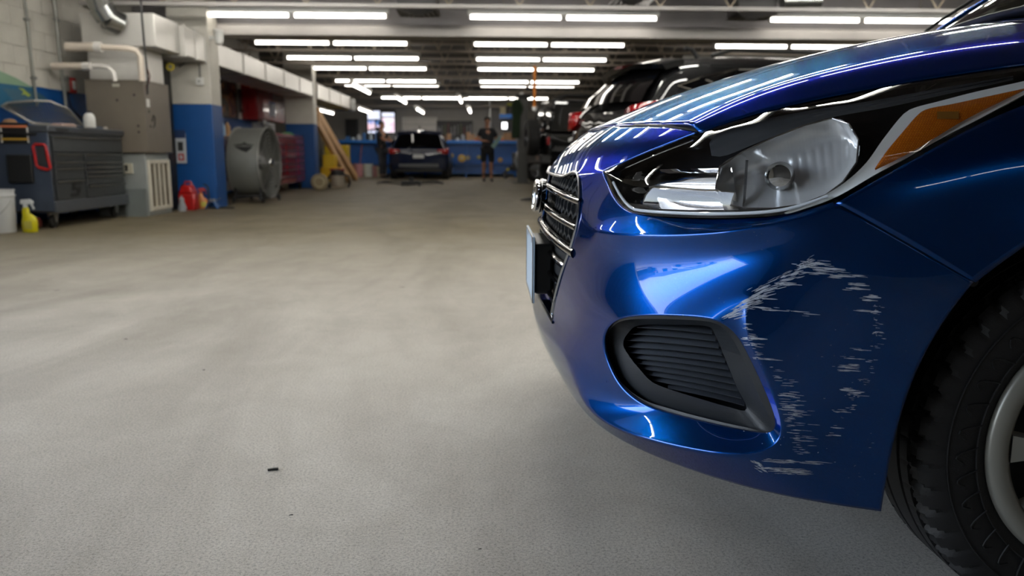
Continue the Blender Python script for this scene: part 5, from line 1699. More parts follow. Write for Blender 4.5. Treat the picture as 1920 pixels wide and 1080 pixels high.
# items
rng = random.Random(3)
labs = ['white bottle', 'dark can', 'orange bottle', 'blue box', 'grey tin', 'black case', 'brown carton', 'pale jug']
cols = ['b9b9b4', '2a2a2c', 'b8683a', '3a6ea6', '7d8084', '18181a', '8e6a48', 'a9b5b8']
for i, px in enumerate([652, 662, 673, 683, 695, 708, 842, 850, 858, 868, 878, 886, 894, 942, 948, 956, 962]):
    p = at(px, 262, 26.25)
    j = rng.randrange(8)
    r, hh = rng.uniform(.045, .075), rng.uniform(.10, .30)
    if px > 955: j, r, hh = 6, .07, .27
    pos = {652: 'left end of bench', 662: 'left end of bench, second item', 673: 'bench under the window', 683: 'bench under the window, second', 695: 'bench left of hatchback', 708: 'bench just left of hatchback', 842: 'bench just right of hatchback', 850: 'bench below tool board, first', 858: 'bench below tool board, second', 868: 'bench below tool board, third', 878: 'bench below tool board, fourth', 886: 'bench at tool board corner', 894: 'bench left of standing man', 942: 'bench right of standing man', 948: 'bench right of man, second', 956: 'right end of bench, larger', 962: 'right end of bench, last'}[px]
    t = thing('bench_item', labs[j] + ' on the ' + pos, 'container', (p.x, 26.25, 1.19), 0, 'containers on the far bench')
    if j in (3, 5, 6):
        MB().box(-r, r, -r * .7, r * .7, 0, hh).build('carton', mat('bench_%d' % j, cols[j], .5), t, bevel=.006)
        MB().box(-r * .9, r * .9, -r * .6, r * .6, hh, hh + .012).build('lid', M_darkgrey, t)
    else:
        MB().lathe([(.001, 0), (r, 0), (r, hh * .7), (r * .45, hh * .85)], (0, 0, 0), 'Z', 12).build('body', mat('bench_%d' % j, cols[j], .4), t, smooth=True)
        MB().lathe([(r * .45, hh * .85), (r * .45, hh), (.001, hh)], (0, 0, 0), 'Z', 10).build('cap', mat('cap_%d' % (j % 3), ['c9c9c9', '222222', 'b3a02c'][j % 3], .4), t, smooth=True)
# parts on the lower shelf, right side
for i, (px, py, r, c, lb) in enumerate([(846, 292, .09, '8a7c4c', 'brass coloured part under the bench beside the hatchback'), (866, 297, .13, 'a8893a', 'big yellow pulley under the bench right of the hatchback'), (877, 296, .09, '6f6545', 'smaller dull brake disc under the bench right of the yellow pulley'), (898, 295, .07, '7d7535', 'olive part under the bench left of the man'), (938, 300, .08, '9a7523', 'orange part under the bench right of the man')]):
    p = at(px, py, 25.85)
    t = thing('brake_part', lb, 'part', (p.x, 25.78, p.z), 0, 'parts under the far bench')
    MB().lathe([(r * .3, -.05), (r, -.04), (r, .04), (r * .3, .06)], (0, 0, 0), 'Y', 20).build('disc', mat('part_%d' % i, c, .4, metal=.4), t, smooth=True)
    MB().lathe([(r * .3, -.09), (r * .25, -.05)], (0, 0, 0), 'Y', 16).build('hub', M_steel, t, smooth=True)
    MB().box(-.01, .01, .05, .25, -.01, .01).build('peg', M_steel, t)
# buckets on the floor
for px, w, hh, c, lb in ((652, .28, .40, '8fb5bd', 'pale blue bucket at the foot of the bench behind the planks'), (672, .33, .42, 'c28b93', 'pink bucket at the foot of the bench'), (690, .33, .42, 'c9cfca', 'white bucket in the row below the window'), (703, .18, .36, 'a3787c', 'slim grey and pink jug in the bucket row'), (716, .33, .34, 'b9b6a4', 'cream bucket nearest the man bending at the hatchback')):
    p = floor_at(px, 331)
    y = 25.6
    p = at(px, 320, y)
    t = thing('floor_bucket', lb, 'bucket', (p.x, y, 0), 0, 'buckets along the bench foot')
    MB().lathe([(.001, 0), (w / 2 * .85, 0), (w / 2, hh), (w / 2 * .93, hh), (w / 2 * .8, .03), (.001, .03)], (0, 0, 0), 'Z', 20).build('pail', mat('pail_' + c, c, .4), t, smooth=True)
    MB().lathe([(w / 2 * 1.05, hh - .03), (w / 2 * 1.05, hh)], (0, 0, 0), 'Z', 20, cap=False).build('rim', mat('pail_' + c, c, .4), t, smooth=True)
# yellow waste cabinet
p0, p1 = at(640, 272, 25.2), at(655, 311, 25.2)
t = thing('yellow_cabinet', 'yellow safety cabinet standing behind the leaning planks', 'cabinet', (p0.x - .15, 25.2, 0))
MB().box(-.35, .38, -.25, .25, .02, p0.z).build('cabinet_body', mat('safety_yellow', 'b59a17', .4), t, bevel=.02)
MB().box(-.33, .0, -.262, -.25, .08, p0.z - .05).build('door', mat('safety_yellow', 'b59a17', .4), t)
MB().box(.02, .36, -.262, -.25, .08, p0.z - .05).build('door', mat('safety_yellow', 'b59a17', .4), t)
# broom and fan clutter near the bench
p = at(672, 300, 25.6)
t = thing('broom', 'thin broom leaning on the bench front left of the buckets', 'broom', (p.x, 25.6, 0))
MB().tube([(0, 0, .1), (.10, .18, 1.05)], .014, 6).build('broom_handle', mat('broom_orange', '8a4a30', .6), t)
MB().prism([(-.12, 0), (.12, 0), (.04, .22), (-.04, .22)], 'Y', -.04, .04).build('bristles', M_black, t)

# back wall: window with bright daylight, doorway, tool board, panel lines
def emis(name, stops, scale, st):
    m = bpy.data.materials.new(name); m.use_nodes = True
    n = m.node_tree; n.nodes.clear()
    o = n.nodes.new('ShaderNodeOutputMaterial'); e = n.nodes.new('ShaderNodeEmission'); e.inputs['Strength'].default_value = st
    tc = n.nodes.new('ShaderNodeTexCoord'); z = n.nodes.new('ShaderNodeTexNoise'); z.inputs['Scale'].default_value = scale; z.inputs['Detail'].default_value = 1
    r = n.nodes.new('ShaderNodeValToRGB')
    el = r.color_ramp.elements
    el[0].position, el[0].color = stops[0][0], (*srgb(stops[0][1]), 1)
    el[1].position, el[1].color = stops[-1][0], (*srgb(stops[-1][1]), 1)
    for q_, c_ in stops[1:-1]: el.new(q_).color = (*srgb(c_), 1)
    n.links.new(tc.outputs['Object'], z.inputs['Vector']); n.links.new(z.outputs[0], r.inputs[0]); n.links.new(r.outputs[0], e.inputs[0]); n.links.new(e.outputs[0], o.inputs[0])
    return m
M_win = emis('lit_window_sky', [(.3, 'c9d2f2'), (.7, 'eef0ff')], 2.0, 1.3)
M_win2 = emis('lit_window_street', [(.36, '5b86c8'), (.46, 'f2d3dc'), (.52, 'e8b3bd'), (.6, 'f4f0f8')], 2.2, 1.3)
w = MB().box(-4.26, -3.27, 27.14, 27.19, 1.42, 2.24).build('window_1', M_black, None)
w['kind'] = 'structure'; w['label'] = 'bright window in the back wall with dark frame'
def wq(x0, x1, z0, z1, m, y=27.13, nm='pane'): MB().box(x0, x1, y - .01, y + .01, z0, z1).build(nm, m, w)
wq(-4.22, -3.80, 1.92, 2.20, M_win); wq(-4.22, -3.98, 1.55, 1.88, M_win2); wq(-3.93, -3.80, 1.62, 1.88, M_win2)
wq(-4.22, -3.80, 1.45, 1.52, M_win)
wq(-3.73, -3.31, 2.0, 2.14, M_win); wq(-3.73, -3.31, 1.47, 1.97, emis('lit_window_pink', [(.4, 'e3c3d6'), (.6, 'f6f2f8')], 3.0, 1.35))
o = MB().bar((-4.24, 27.11, 1.53), (-3.76, 27.11, 1.66), .05, .03).bar((-3.95, 27.11, 1.9), (-3.62, 27.11, 1.62), .06, .03).build('street_silhouette', M_black, w)
w = MB().box(-4.99, -4.55, 27.14, 27.19, 1.20, 1.92).build('window_2', M_black, None)
w['kind'] = 'structure'; w['label'] = 'dark opening in the back wall left of the bright window'
MB().box(-4.62, -4.58, 27.10, 27.14, 1.22, 1.9).build('window_frame', M_darkgrey, w)
MB().box(-4.30, -4.0, 27.12, 27.14, 1.22, 1.42).build('wall_shelf', M_darkgrey, w)
# white door panel above the hatchback
w = MB().box(-3.05, -1.85, 27.16, 27.195, 1.2, 2.0).build('door_1', mat('panel_cream', 'b5afa3', .5), None)
w['kind'] = 'structure'; w['label'] = 'pale shutter panel in the back wall above the hatchback'
for z in (1.35, 1.55, 1.75, 1.95): MB().box(-3.05, -1.85, 27.155, 27.165, z - .008, z + .008).build('panel_rib', mat('panel_rib', '8f8a80', .5), w)
t = thing('tool_board', 'black pegboard of hanging tools on the back wall', 'tool board', (-1.25, 27.18, 1.24))
MB().box(-.62, .62, -.03, .015, 0, .64).build('board', M_black, t, bevel=.005)
for k in range(11):
    x = -.55 + .11 * k
    c = ['8b8b8b', '6b6b6b', '555a3a', '6a3a36', '7f7f7f'][k % 5]
    MB().box(x - .012, x + .012, -.05, -.03, .14, .14 + .30 + .04 * (k % 4)).build('hanging_tool', mat('tool_' + c, c, .4, metal=.5), t)
# shelf with bright lamp at right of the man
t = thing('wall_shelf', 'blue wall shelf with boxes at the right of the standing man', 'shelf', (at(951, 220, 26.6)))
MB().box(-.26, .26, -.2, .55, -.03, .10).build('shelf_board', mat('bench_top_blue', '1667b8', .35), t)
MB().box(-.24, -.06, -.12, .12, .10, .34).build('cream_box', mat('box_cream', 'a79c7c', .6), t)
MB().box(.02, .24, -.12, .12, .10, .36).build('dark_box', M_black, t)
MB().box(.0, .26, -.13, .1, .38, .46).build('yellow_box', mat('box_yellow', '9a9a2a', .6), t)
t = thing('task_lamp', 'small bright lit task lamp under the blue wall shelf', 'lamp', (at(946, 235, 26.9)))
MB().box(-.09, .09, -.03, .02, -.12, .10).build('lamp_glow', mat('task_glow', 'ffffff', .4, var=0, emit='ffffff', estr=3.0), t, bevel=.01)
MB().box(-.11, .11, .02, .29, -.14, .12).build('lamp_case', M_darkgrey, t)

# beams and pipes at the far ceiling
t = thing('cross_pipe', 'grey service pipe crossing the far ceiling', 'pipe', (0, 26.7, 2.35))
MB().tube([(-4.8, 0, 0), (6, 0, 0)], .04, 10).build('pipe', M_chord, t, smooth=True)
for x in (-4, -1, 2, 5): MB().tube([(x, 0, .04), (x, 0, .60)], .008, 6).build('hanger_rod', M_chord, t)
t = thing('drop_pipe', 'vertical conduit dropping behind the standing man', 'pipe', (at(919, 210, 26.8).x, 26.95, 1.3))
MB().tube([(0, 0, 0), (0, 0, 1.62)], .035, 10).build('pipe', M_steel, t, smooth=True)
MB().box(-.05, .05, -.04, .24, .5, .56).build('strap', M_steel, t)

# ceiling diffusers
for px, py, lb in ((785, 25, 'dark square ceiling diffuser above the aisle'), (1408, 32, 'dark square ceiling diffuser above the black SUV'), (1183, 4, 'round dark ceiling duct drop at the top of the picture')):
    p = at(px, py, 10.2)
    t = thing('ceiling_diffuser', lb, 'vent', (p.x, p.y, p.z))
    for k in range(4):
        a = .26 - .06 * k
        MB().add([(-a, -a, .0 - .012 * k), (a, -a, -.012 * k), (a, a, -.012 * k), (-a, a, -.012 * k), (-a + .045, -a + .045, .03 - .012 * k), (a - .045, -a + .045, .03 - .012 * k), (a - .045, a - .045, .03 - .012 * k), (-a + .045, a - .045, .03 - .012 * k)],
                 [(0, 1, 5, 4), (1, 2, 6, 5), (2, 3, 7, 6), (3, 0, 4, 7)]).build('louvre_ring', mat('diffuser_grey', '6b6866', .4, metal=.3), t, solid=.003)
    MB().box(-.24, .24, -.24, .24, .03, ZD - p.z - .001).build('drop_box', mat('drop_box', '3c3a39', .5), t)
t = thing('spiral_duct', 'short galvanised duct hanging at the top right above the black SUV', 'duct', (at(1500, 2, 9.9)))
MB().tube([(-.22, 0, 0), (.25, 0, .01)], .10, 18).build('duct_body', M_galv, t, smooth=True)
MB().tube([(0, 0, .08), (0, 0, .60)], .01, 6).build('hanger_rod', M_chord, t)

# ------------------------------------------------------------------ vehicles further back
def pmat(name, col):
    return mat(name, col, .6, coat=1.0, coat_rough=.015, var=0, spec=.1)
def vehicle(name, label, cat, loc, rz, L, W, H, pm, glass, lift=0.0, plate=True, chrome=True, roof_tail=.42, dz=0.0):
    """x from rear bumper (0) to nose (L)"""
    t = thing(name, label, cat, loc, rz)
    hw = W / 2
    K = H / 1.68
    rows = [(.0, [(.78, .38), (.90, .50), (.93, .68), (.92, .82), (.86, .90), (.6, .92), (.3, .92), (0, .92)]),
            (.12, [(.90, .28), (.98, .48), (1.0, .72), (.985, .92), (.93, 1.02), (.62, 1.04), (.3, 1.05), (0, 1.05)]),
            (.30, [(.92, .26), (.99, .48), (1.0, .74), (.99, .94), (.92, 1.10), (.80, 1.30), (.4, 1.33), (0, 1.34)]),
            (roof_tail, [(.92, .26), (.99, .48), (1.0, .74), (.99, .95), (.91, 1.16), (.77, 1.50), (.45, 1.58), (0, 1.60)]),
            (1.0, [(.92, .26), (.99, .48), (1.0, .74), (.99, .96), (.90, 1.18), (.76, 1.54), (.45, 1.64), (0, 1.66)]),
            (2.3, [(.92, .26), (.99, .48), (1.0, .74), (.99, .96), (.90, 1.15), (.76, 1.56), (.45, 1.66), (0, 1.68)]),
            (2.9, [(.92, .26), (.99, .48), (1.0, .74), (.99, .95), (.90, 1.12), (.77, 1.46), (.45, 1.57), (0, 1.59)]),
            (3.55, [(.92, .26), (.99, .48), (1.0, .74), (.98, .94), (.90, 1.02), (.78, 1.06), (.45, 1.10), (0, 1.11)]),
            (4.25, [(.90, .26), (.97, .48), (.98, .70), (.94, .86), (.86, .94), (.70, .97), (.4, .99), (0, 1.0)]),
            (4.62, [(.74, .30), (.82, .46), (.84, .66), (.78, .78), (.70, .82), (.5, .84), (.3, .85), (0, .85)])]
    sc = L / 4.62
    v, f = [], []
    n = 8
    for x, r in rows:
        for w, z in r: v.append((x * sc, -w * hw, z * K))
        for w, z in list(reversed(r))[1:]: v.append((x * sc, w * hw, z * K))
    def zz(z):
        return z + dz * max(0, min(1, (z - .60) / .25)) * max(0, min(1, (1.5 - z) / .35))
    v = [(a, b, zz(c_ / K) * K) for a, b, c_ in v]
    M_ = 15
    for i in range(len(rows) - 1):
        for j in range(M_ - 1):
            a = i * M_ + j
            f.append((a, a + 1, a + M_ + 1, a + M_))
    f.append(tuple(range(M_)))
    f.append(tuple((len(rows) - 1) * M_ + j for j in reversed(range(M_))))
    MB().add(v, f).build('body', pm, t, sub=2)
    MB().box(.15, L - .15, -hw * .8, hw * .8, .22 * K, .40 * K).build('underbody', M_black, t, bevel=.03)
    # side windows and screens stand just proud of the body
    def G(x, w, z, s, o=.012): return (x * sc, s * (w * hw + o), zz(z) * K)
    for s in (-1, 1):
        for nm, poly in (('side_window', [(1.62, .905, 1.05), (2.5, .905, 1.04), (2.5, .79, 1.47), (1.62, .79, 1.49)]),
                         ('side_window', [(2.56, .905, 1.04), (3.3, .89, 1.02), (2.92, .82, 1.38), (2.56, .79, 1.46)]),
                         ('quarter_window', [(.36, .925, 1.18), (.62, .925, 1.11), (1.55, .915, 1.04), (1.55, .80, 1.49), (.95, .82, 1.45), (.60, .87, 1.32)])):
            vv = [G(a, b, c, s) for a, b, c in poly]
            o = MB().add(vv, [tuple(range(len(vv)))]).build(nm, glass, t, solid=.006)
            if chrome and nm == 'quarter_window': MB().tube([G(.95, .84, 1.45, s, .03), G(.62, .89, 1.28, s, .03), G(1.15, .93, 1.06, s, .03)], .010, 6).build('window_trim', M_chrome, o, smooth=True)
            if chrome and nm == 'quarter_window':
                MB().tube(vv, .012, 6, closed=True).build('window_trim', M_chrome, o, smooth=True)
        for x in (.85, 3.72):
            w = MB().lathe([(.20 * K, -.10), (.31 * K, -.10), (.335 * K, -.08), (.34 * K, 0), (.335 * K, .08), (.31 * K, .10), (.20 * K, .10)], (x * sc, s * (hw - .115), .34 * K), 'Y', 40, cap=False).build('wheel', mat('tyre_dark', '0c0c0d', .7), t, smooth=True)
            MB().lathe([(.001, s * .085), (.06, s * .09), (.20 * K, s * .07), (.205 * K, s * .095)], (x * sc, s * (hw - .115), .34 * K), 'Y', 30, cap=False).build('rim', mat('alloy', '8a8c8f', .25, metal=.9), w, smooth=True)
            MB().add([(x * sc + .40 * K * math.cos(a), s * (hw * .995 + .004), .34 * K + .40 * K * math.sin(a)) for a in [PI * k / 16 for k in range(17)]], [tuple(range(17))]).build('wheel_arch', M_black, t, solid=.01)
        # tail lamp wraps the corner
        q = []
        lamp = [(.03, .62, .0), (.0, .80, .0), (.045, .93, .0), (.16, .985, .0), (.42 + dz * 2, 1.0 - dz * .15, 0)]
        for (x, w, _), (zl, zh) in zip(lamp, [(.90 + dz, .98 + dz), (.84 + dz, 1.0 + dz), (.84 + dz, 1.02 + dz), (.86 + dz, 1.04 + dz), (.97 + dz, 1.0 + dz)]):
            q += [(x * sc - .028, s * (w * hw + .010), zl * K), (x * sc - .015, s * (w * hw + .008), zh * K)]
        tl = MB().add(q, [(2 * k, 2 * k + 2, 2 * k + 3, 2 * k + 1) for k in range(4)]).build('tail_lamp', mat('tail_red', '7a0a0e', .12, coat=1.0, emit='ff1010', estr=.03), t, smooth=True, solid=.02)
        MB().add([(-.036, s * hw * .76, .865 * K), (-.036, s * hw * .66, .88 * K), (-.030, s * hw * .66, .91 * K), (-.034, s * hw * .76, .90 * K)], [(0, 1, 2, 3)]).build('reverse_lamp', mat('lamp_clear', 'b9b9b9', .2), tl, solid=.004)
    rgp = [(.085, .80, 1.05), (.085, .0, 1.075), (.33, .0, 1.50), (.33, .66, 1.44)]
    vv = []
    for i in range(5):
        a = i / 4
        for s in range(9):
            b = -1 + s / 4
            w = .80 + (.64 - .80) * a
            vv.append(((.075 + (.335 - .075) * a) * sc + .05 * b * b - .035, b * w * hw, zz(1.07 + .42 * a - .03 * b * b) * K))
    MB().add(vv, [(i * 9 + s, i * 9 + s + 1, (i + 1) * 9 + s + 1, (i + 1) * 9 + s) for i in range(4) for s in range(8)]).build('rear_window', glass, t, smooth=True)
    vv = []
    for s in range(13):
        b = -1 + s / 6
        vv += [(.20 * sc + .10 * b * b, b * .74 * hw, (1.555 - .05 * b * b) * K), (.50 * sc, b * .74 * hw, (1.615 - .06 * b * b) * K), (.50 * sc, b * .74 * hw, (1.57 - .06 * b * b) * K), (.24 * sc + .10 * b * b, b * .74 * hw, (1.51 - .05 * b * b) * K)]
    MB().add(vv, [(4 * s + j, 4 * s + (j + 1) % 4, 4 * (s + 1) + (j + 1) % 4, 4 * (s + 1) + j) for s in range(12) for j in range(4)] + [(0, 3, 2, 1), (48, 49, 50, 51)]).build('spoiler', pm, t, smooth=True)
    MB().box(.19 * sc, .205 * sc, -.09, .09, 1.53 * K, 1.545 * K).build('brake_lamp', mat('tail_red2', '4a0c0e', .2), t)
    MB().box(-.035, .02, -hw * .66, hw * .66, .40 * K, .52 * K).build('rear_valance', mat('valance_grey', '4a4c4f', .5), t, bevel=.01)
    if plate:
        p = MB().box(-.045, -.03, -.16, .16, .70 * K, .82 * K).build('number_plate', mat('plate_white', 'b9bdc0', .4), t)
    MB().tube([(1.0 * sc, 0, 1.66 * K), (.93 * sc, 0, 1.74 * K), (.86 * sc, 0, 1.745 * K)], .02, 6).build('antenna_fin', M_black, t, smooth=True)
    for s in (-1, 1):
        MB().tube([(.8 * sc, s * hw * .66, 1.60 * K), (1.0 * sc, s * hw * .66, 1.655 * K), (2.3 * sc, s * hw * .66, 1.67 * K), (2.7 * sc, s * hw * .66, 1.60 * K)], .018, 8).build('roof_rail', M_black, t, smooth=True)
    if plate:
        MB().bar((.10 * sc, 0, 1.06 * K), (.13 * sc - .04, .25, 1.12 * K), .02, .02).build('rear_wiper', M_black, t)
    return t
M_bg = mat('privacy_glass', '050506', .03, coat=.5, var=0)
vehicle('black_suv', 'black SUV with red tail lamp behind the blue car bonnet', 'car', (1.02, 7.50, 0), math.radians(14), 4.75, 1.90, 1.70, pmat('black_gloss', '060607'), M_bg, dz=.14)
vehicle('dark_hatchback', 'dark blue crossover seen from behind at the far bench', 'car', (-2.14, 23.2, 0), math.radians(90), 2.6, 1.78, 1.50, pmat('navy_gloss', '0a1630'), M_bg, chrome=False)
# boxy black off-road vehicle further along on the right
t = thing('black_offroader', 'tall boxy black off-roader with spare wheel, beyond the black SUV', 'car', (1.12, 17.6, 0), math.radians(8))
pm = pmat('black_gloss', '060607')
MB().box(.0, 3.6, -.80, .80, .62, 1.20).build('body_tub', pm, t, bevel=.05)
MB().prism([(.02, 1.2), (2.3, 1.2), (2.05, 1.88), (.12, 1.92)], 'Y', -.72, .72).build('hard_top', pm, t, bevel=.05)
for s in (-1, 1):
    MB().add([(.25, s * .728, 1.3), (1.0, s * .728, 1.3), (1.0, s * .728, 1.75), (.3, s * .728, 1.75)], [(0, 1, 2, 3)]).build('side_window', M_bg, t, solid=.006)
    for x in (.55, 3.0):
        w = MB().lathe([(.2, -.13), (.38, -.13), (.42, -.10), (.425, 0), (.42, .10), (.38, .13), (.2, .13)], (x, s * .78, .425), 'Y', 32, cap=False).build('wheel', mat('tyre_dark', '0c0c0d', .7), t, smooth=True)
        MB().lathe([(.001, s * .09), (.21, s * .08), (.21, s * .12)], (x, s * .78, .425), 'Y', 24, cap=False).build('rim', mat('alloy_dark', '3c3d40', .3, metal=.9), w, smooth=True)
    MB().prism([(.08, .82), (.14, .92), (.95, .92), (1.05, .80)], 'Y', s * .78, s * .95).build('fender_flare', M_black, t)
    MB().box(-.03, .02, s * .80 - .06, s * .80 + .06, .95, 1.12).build('tail_lamp', mat('tail_red', '7a0a0e', .12, coat=1.0), t, bevel=.01)
    MB().box(-.012, .0, s * .45 - .15, s * .45 + .15, 1.32, 1.72).build('rear_pane', M_bg, t, bevel=.004)
w = MB().lathe([(.2, -.13), (.36, -.13), (.40, -.10), (.405, 0), (.40, .10), (.36, .13), (.2, .13)], (-.20, .05, 1.12), 'X', 32, cap=False).build('spare_wheel', mat('tyre_dark', '0c0c0d', .7), t, smooth=True)
MB().lathe([(.001, -.02), (.07, -.04), (.10, -.02), (.20, -.05), (.205, -.10)], (-.20, .05, 1.12), 'X', 24, cap=False).build('rim', mat('alloy', '8a8c8f', .25, metal=.9), w, smooth=True)
MB().lathe([(.05, -.14), (.05, .2)], (-.08, .05, 1.12), 'X', 12).build('spare_mount', M_black, t)
MB().box(-.16, .06, -.82, .82, .55, .74).build('rear_bumper', M_black, t, bevel=.02)
MB().box(-.17, -.155, -.58, -.28, .62, .72).build('number_plate', mat('plate_dull', '6e5a52', .5), t)
MB().box(.3, 3.4, -.5, .5, .40, .62).build('chassis', M_black, t)
MB().tube([(.2, -.4, 1.92), (.5, -.3, 2.02), (1.6, -.3, 2.02)], .04, 8).build('roof_rack', M_black, t, smooth=True)
# stripped front end of a silver car
t = thing('stripped_silver_car', 'silver car nose with its bumper off and dangling headlight, beside the off-roader', 'car', (.62, 21.5, 0))
M_sil = pmat('silver_gloss', '85888c')
MB().prism([(.0, .55), (.08, .35), (.25, .30), (.75, .32), (.95, .60), (.95, 1.00), (.55, 1.02), (.20, .92), (.05, .78)], 'Y', -.06, .06).build('front_fender', M_sil, t, bevel=.03)
MB().prism([(.10, .86), (.32, 1.06), (1.6, 1.14), (1.6, 1.10), (.9, .95)], 'Y', .0, 1.4).build('bonnet', M_sil, t, bevel=.03)
MB().lathe([(.001, -.10), (.10, -.08), (.13, 0), (.10, .06), (.001, .08)], (.16, -.02, .72), 'X', 18).build('headlight', mat('lamp_clear', 'b9b9b9', .2), t, smooth=True)
w = MB().lathe([(.19, -.09), (.29, -.09), (.31, 0), (.29, .09), (.19, .09)], (.62, .02, .31), 'Y', 32, cap=False).build('wheel', mat('tyre_dark', '0c0c0d', .7), t, smooth=True)
MB().lathe([(.001, -.05), (.19, -.06), (.19, -.09)], (.62, .02, .31), 'Y', 24, cap=False).build('rim', mat('alloy', '8a8c8f', .25, metal=.9), w, smooth=True)
MB().box(-.06, .25, .05, 1.35, .30, .42).box(.0, .06, .1, 1.3, .42, .80).build('crash_beam', M_black, t, bevel=.02)
MB().tube([(-.05, -.05, .42), (-.18, -.1, .30), (-.28, -.12, .22), (-.22, -.1, .12)], .035, 8).build('tow_bracket', M_black, t, smooth=True)
MB().lathe([(.001, -.05), (.07, -.04), (.08, .03), (.001, .04)], (-.22, -.1, .16), 'Y', 14).build('lower_mount', M_black, t, smooth=True)
MB().lathe([(.001, -.03), (.045, -.02), (.045, .02), (.001, .03)], (-.16, -.12, .34), 'Y', 12).build('yellow_cap', mat('cap_yellow', 'a39a2a', .4), t, smooth=True)
MB().box(.9, 2.2, .0, 1.4, .35, 1.0).build('body_shell', M_sil, t, bevel=.05)
# orange strap, green coat and post beside the off-roader
t = thing('lift_post', 'grey vehicle lift post standing left of the black off-roader', 'lift post', (at(978, 250, 20.6).x, 20.6, 0))
MB().box(-.10, .16, -.12, .12, .02, 2.2).build('column', mat('post_grey', '484846', .5), t, bevel=.01)
MB().box(-.22, .28, -.25, .25, 0, .02).build('base_plate', mat('post_grey', '484846', .5), t)
MB().box(-.16, .22, -.15, .15, 2.2, 2.28).build('top_cap', M_black, t)
t = thing('hanging_coat', 'dark green overalls hanging on the lift post', 'overalls', (at(967, 225, 20.3).x, 20.30, 1.15))
MB().prism([(-.10, .0), (.10, .02), (.12, .55), (.20, .75), (.12, .98), (-.02, 1.02), (-.12, .85), (-.09, .5)], 'Y', -.05, .05).build('cloth', mat('overalls_green', '22331f', .9), t, bevel=.03)
MB().tube([(0, .04, 1.0), (0, .12, 1.05)], .01, 6).build('hook', M_steel, t)
p = at(1002, 188, 16.0)
t = thing('orange_strap', 'orange ratchet strap hanging from the joist above the off-roader', 'strap', (p.x, p.y, p.z))
MB().box(-.03, .03, -.006, .006, -.17, .70).build('webbing', mat('strap_orange', 'c8761a', .7), t)
MB().box(-.04, .04, -.02, .02, -.20, -.13).build('buckle', M_steel, t)
# loose hoop of hose and jack on the aisle floor
p = floor_at(768, 347)
t = thing('hose_loop', 'black hose looped on the aisle floor in front of the hatchback', 'hose', (p.x, p.y, 0))
MB().tube([(.80 * math.cos(a), .80 * math.sin(a) * 1.0 + .2, .03 + .04 * abs(math.sin(2 * a))) for a in [2 * PI * k / 48 for k in range(48)]], .018, 8, closed=True).build('loop', M_black, t, smooth=True)
t = thing('floor_jack', 'low black floor jack under the hose loop behind the hatchback', 'jack', (p.x + .08, p.y - .38, 0))
MB().box(-.22, .22, -.15, .15, .04, .12).build('jack_frame', M_black, t, bevel=.015)
MB().lathe([(.05, .12), (.06, .20), (.001, .21)], (.0, .0, 0), 'Z', 14).build('saddle', M_darkgrey, t, smooth=True)
for sx in (-.2, .2):
    for sy in (-.12, .12): MB().lathe([(.001, -.02), (.035, -.018), (.035, .018), (.001, .02)], (sx, sy, .035), 'X', 12).build('roller', M_darkgrey, t, smooth=True)
p = floor_at(1000, 377)
t = thing('trolley_jack', 'dark trolley jack with long arm lying on the floor left of the blue car nose', 'jack arm', (p.x + .05, p.y, 0))
MB().tube([(-.26, .0, .02), (-.1, -.02, .035), (.15, -.05, .05), (.6, -.1, .05)], [.012, .03, .045, .045], 10).build('arm', M_black, t, smooth=True)
MB().box(.3, .75, -.2, .05, 0, .06).build('arm_foot', M_black, t, bevel=.01)
# small litter on the floor
for i, (px, py, l, lb) in enumerate([(512, 882, .012, 'small black twig-like scrap on the concrete, centre foreground'), (236, 637, .005, 'tiny black speck on the concrete at left'), (546, 1008 - 40, .004, 'tiny dark crumb below the black scrap'), (382, 695, .004, 'tiny dark crumb on the open floor'), (900, 1032, .003, 'tiny dark crumb near the bottom edge')]):
    p = floor_at(px, py)
    t = thing('floor_scrap', lb, 'scrap', (p.x, p.y, 0), .3)
    MB().bar((-l, 0, .003), (0, l * .2, .003), l * .45, l * .35).bar((0, l * .2, .003), (l, .0, .003), l * .5, l * .4).build('crumb', M_black, t)

# ------------------------------------------------------------------ people
def skin_body(name, joints, edges, m, parent, sub=2):
    me = bpy.data.meshes.new(name)
    keys = list(joints)
    ix = {k: i for i, k in enumerate(keys)}
    me.from_pydata([joints[k][0] for k in keys], [(ix[a], ix[b]) for a, b in edges], [])
    o = bpy.data.objects.new(name, me)
    link(o, parent)
    me.materials.append(m)
    s = o.modifiers.new('skin', 'SKIN')
    sv = me.skin_vertices[0].data
    for k in keys:
        r = joints[k][1]
        sv[ix[k]].radius = r if isinstance(r, tuple) else (r, r)
        sv[ix[k]].use_root = (ix[k] == 0)
    s.use_smooth_shade = True
    u = o.modifiers.new('sub', 'SUBSURF'); u.levels = sub; u.render_levels = sub
    return o
M_skin = mat('skin', '9a6b52', .55, var=.03)
M_hair = mat('dark_hair', '14100d', .6)
M_shirt = mat('dark_navy_shirt', '14161c', .8)
M_short = mat('black_shorts', '0d0d0f', .85)
M_shoe = mat('black_shoes', '0a0a0a', .6)
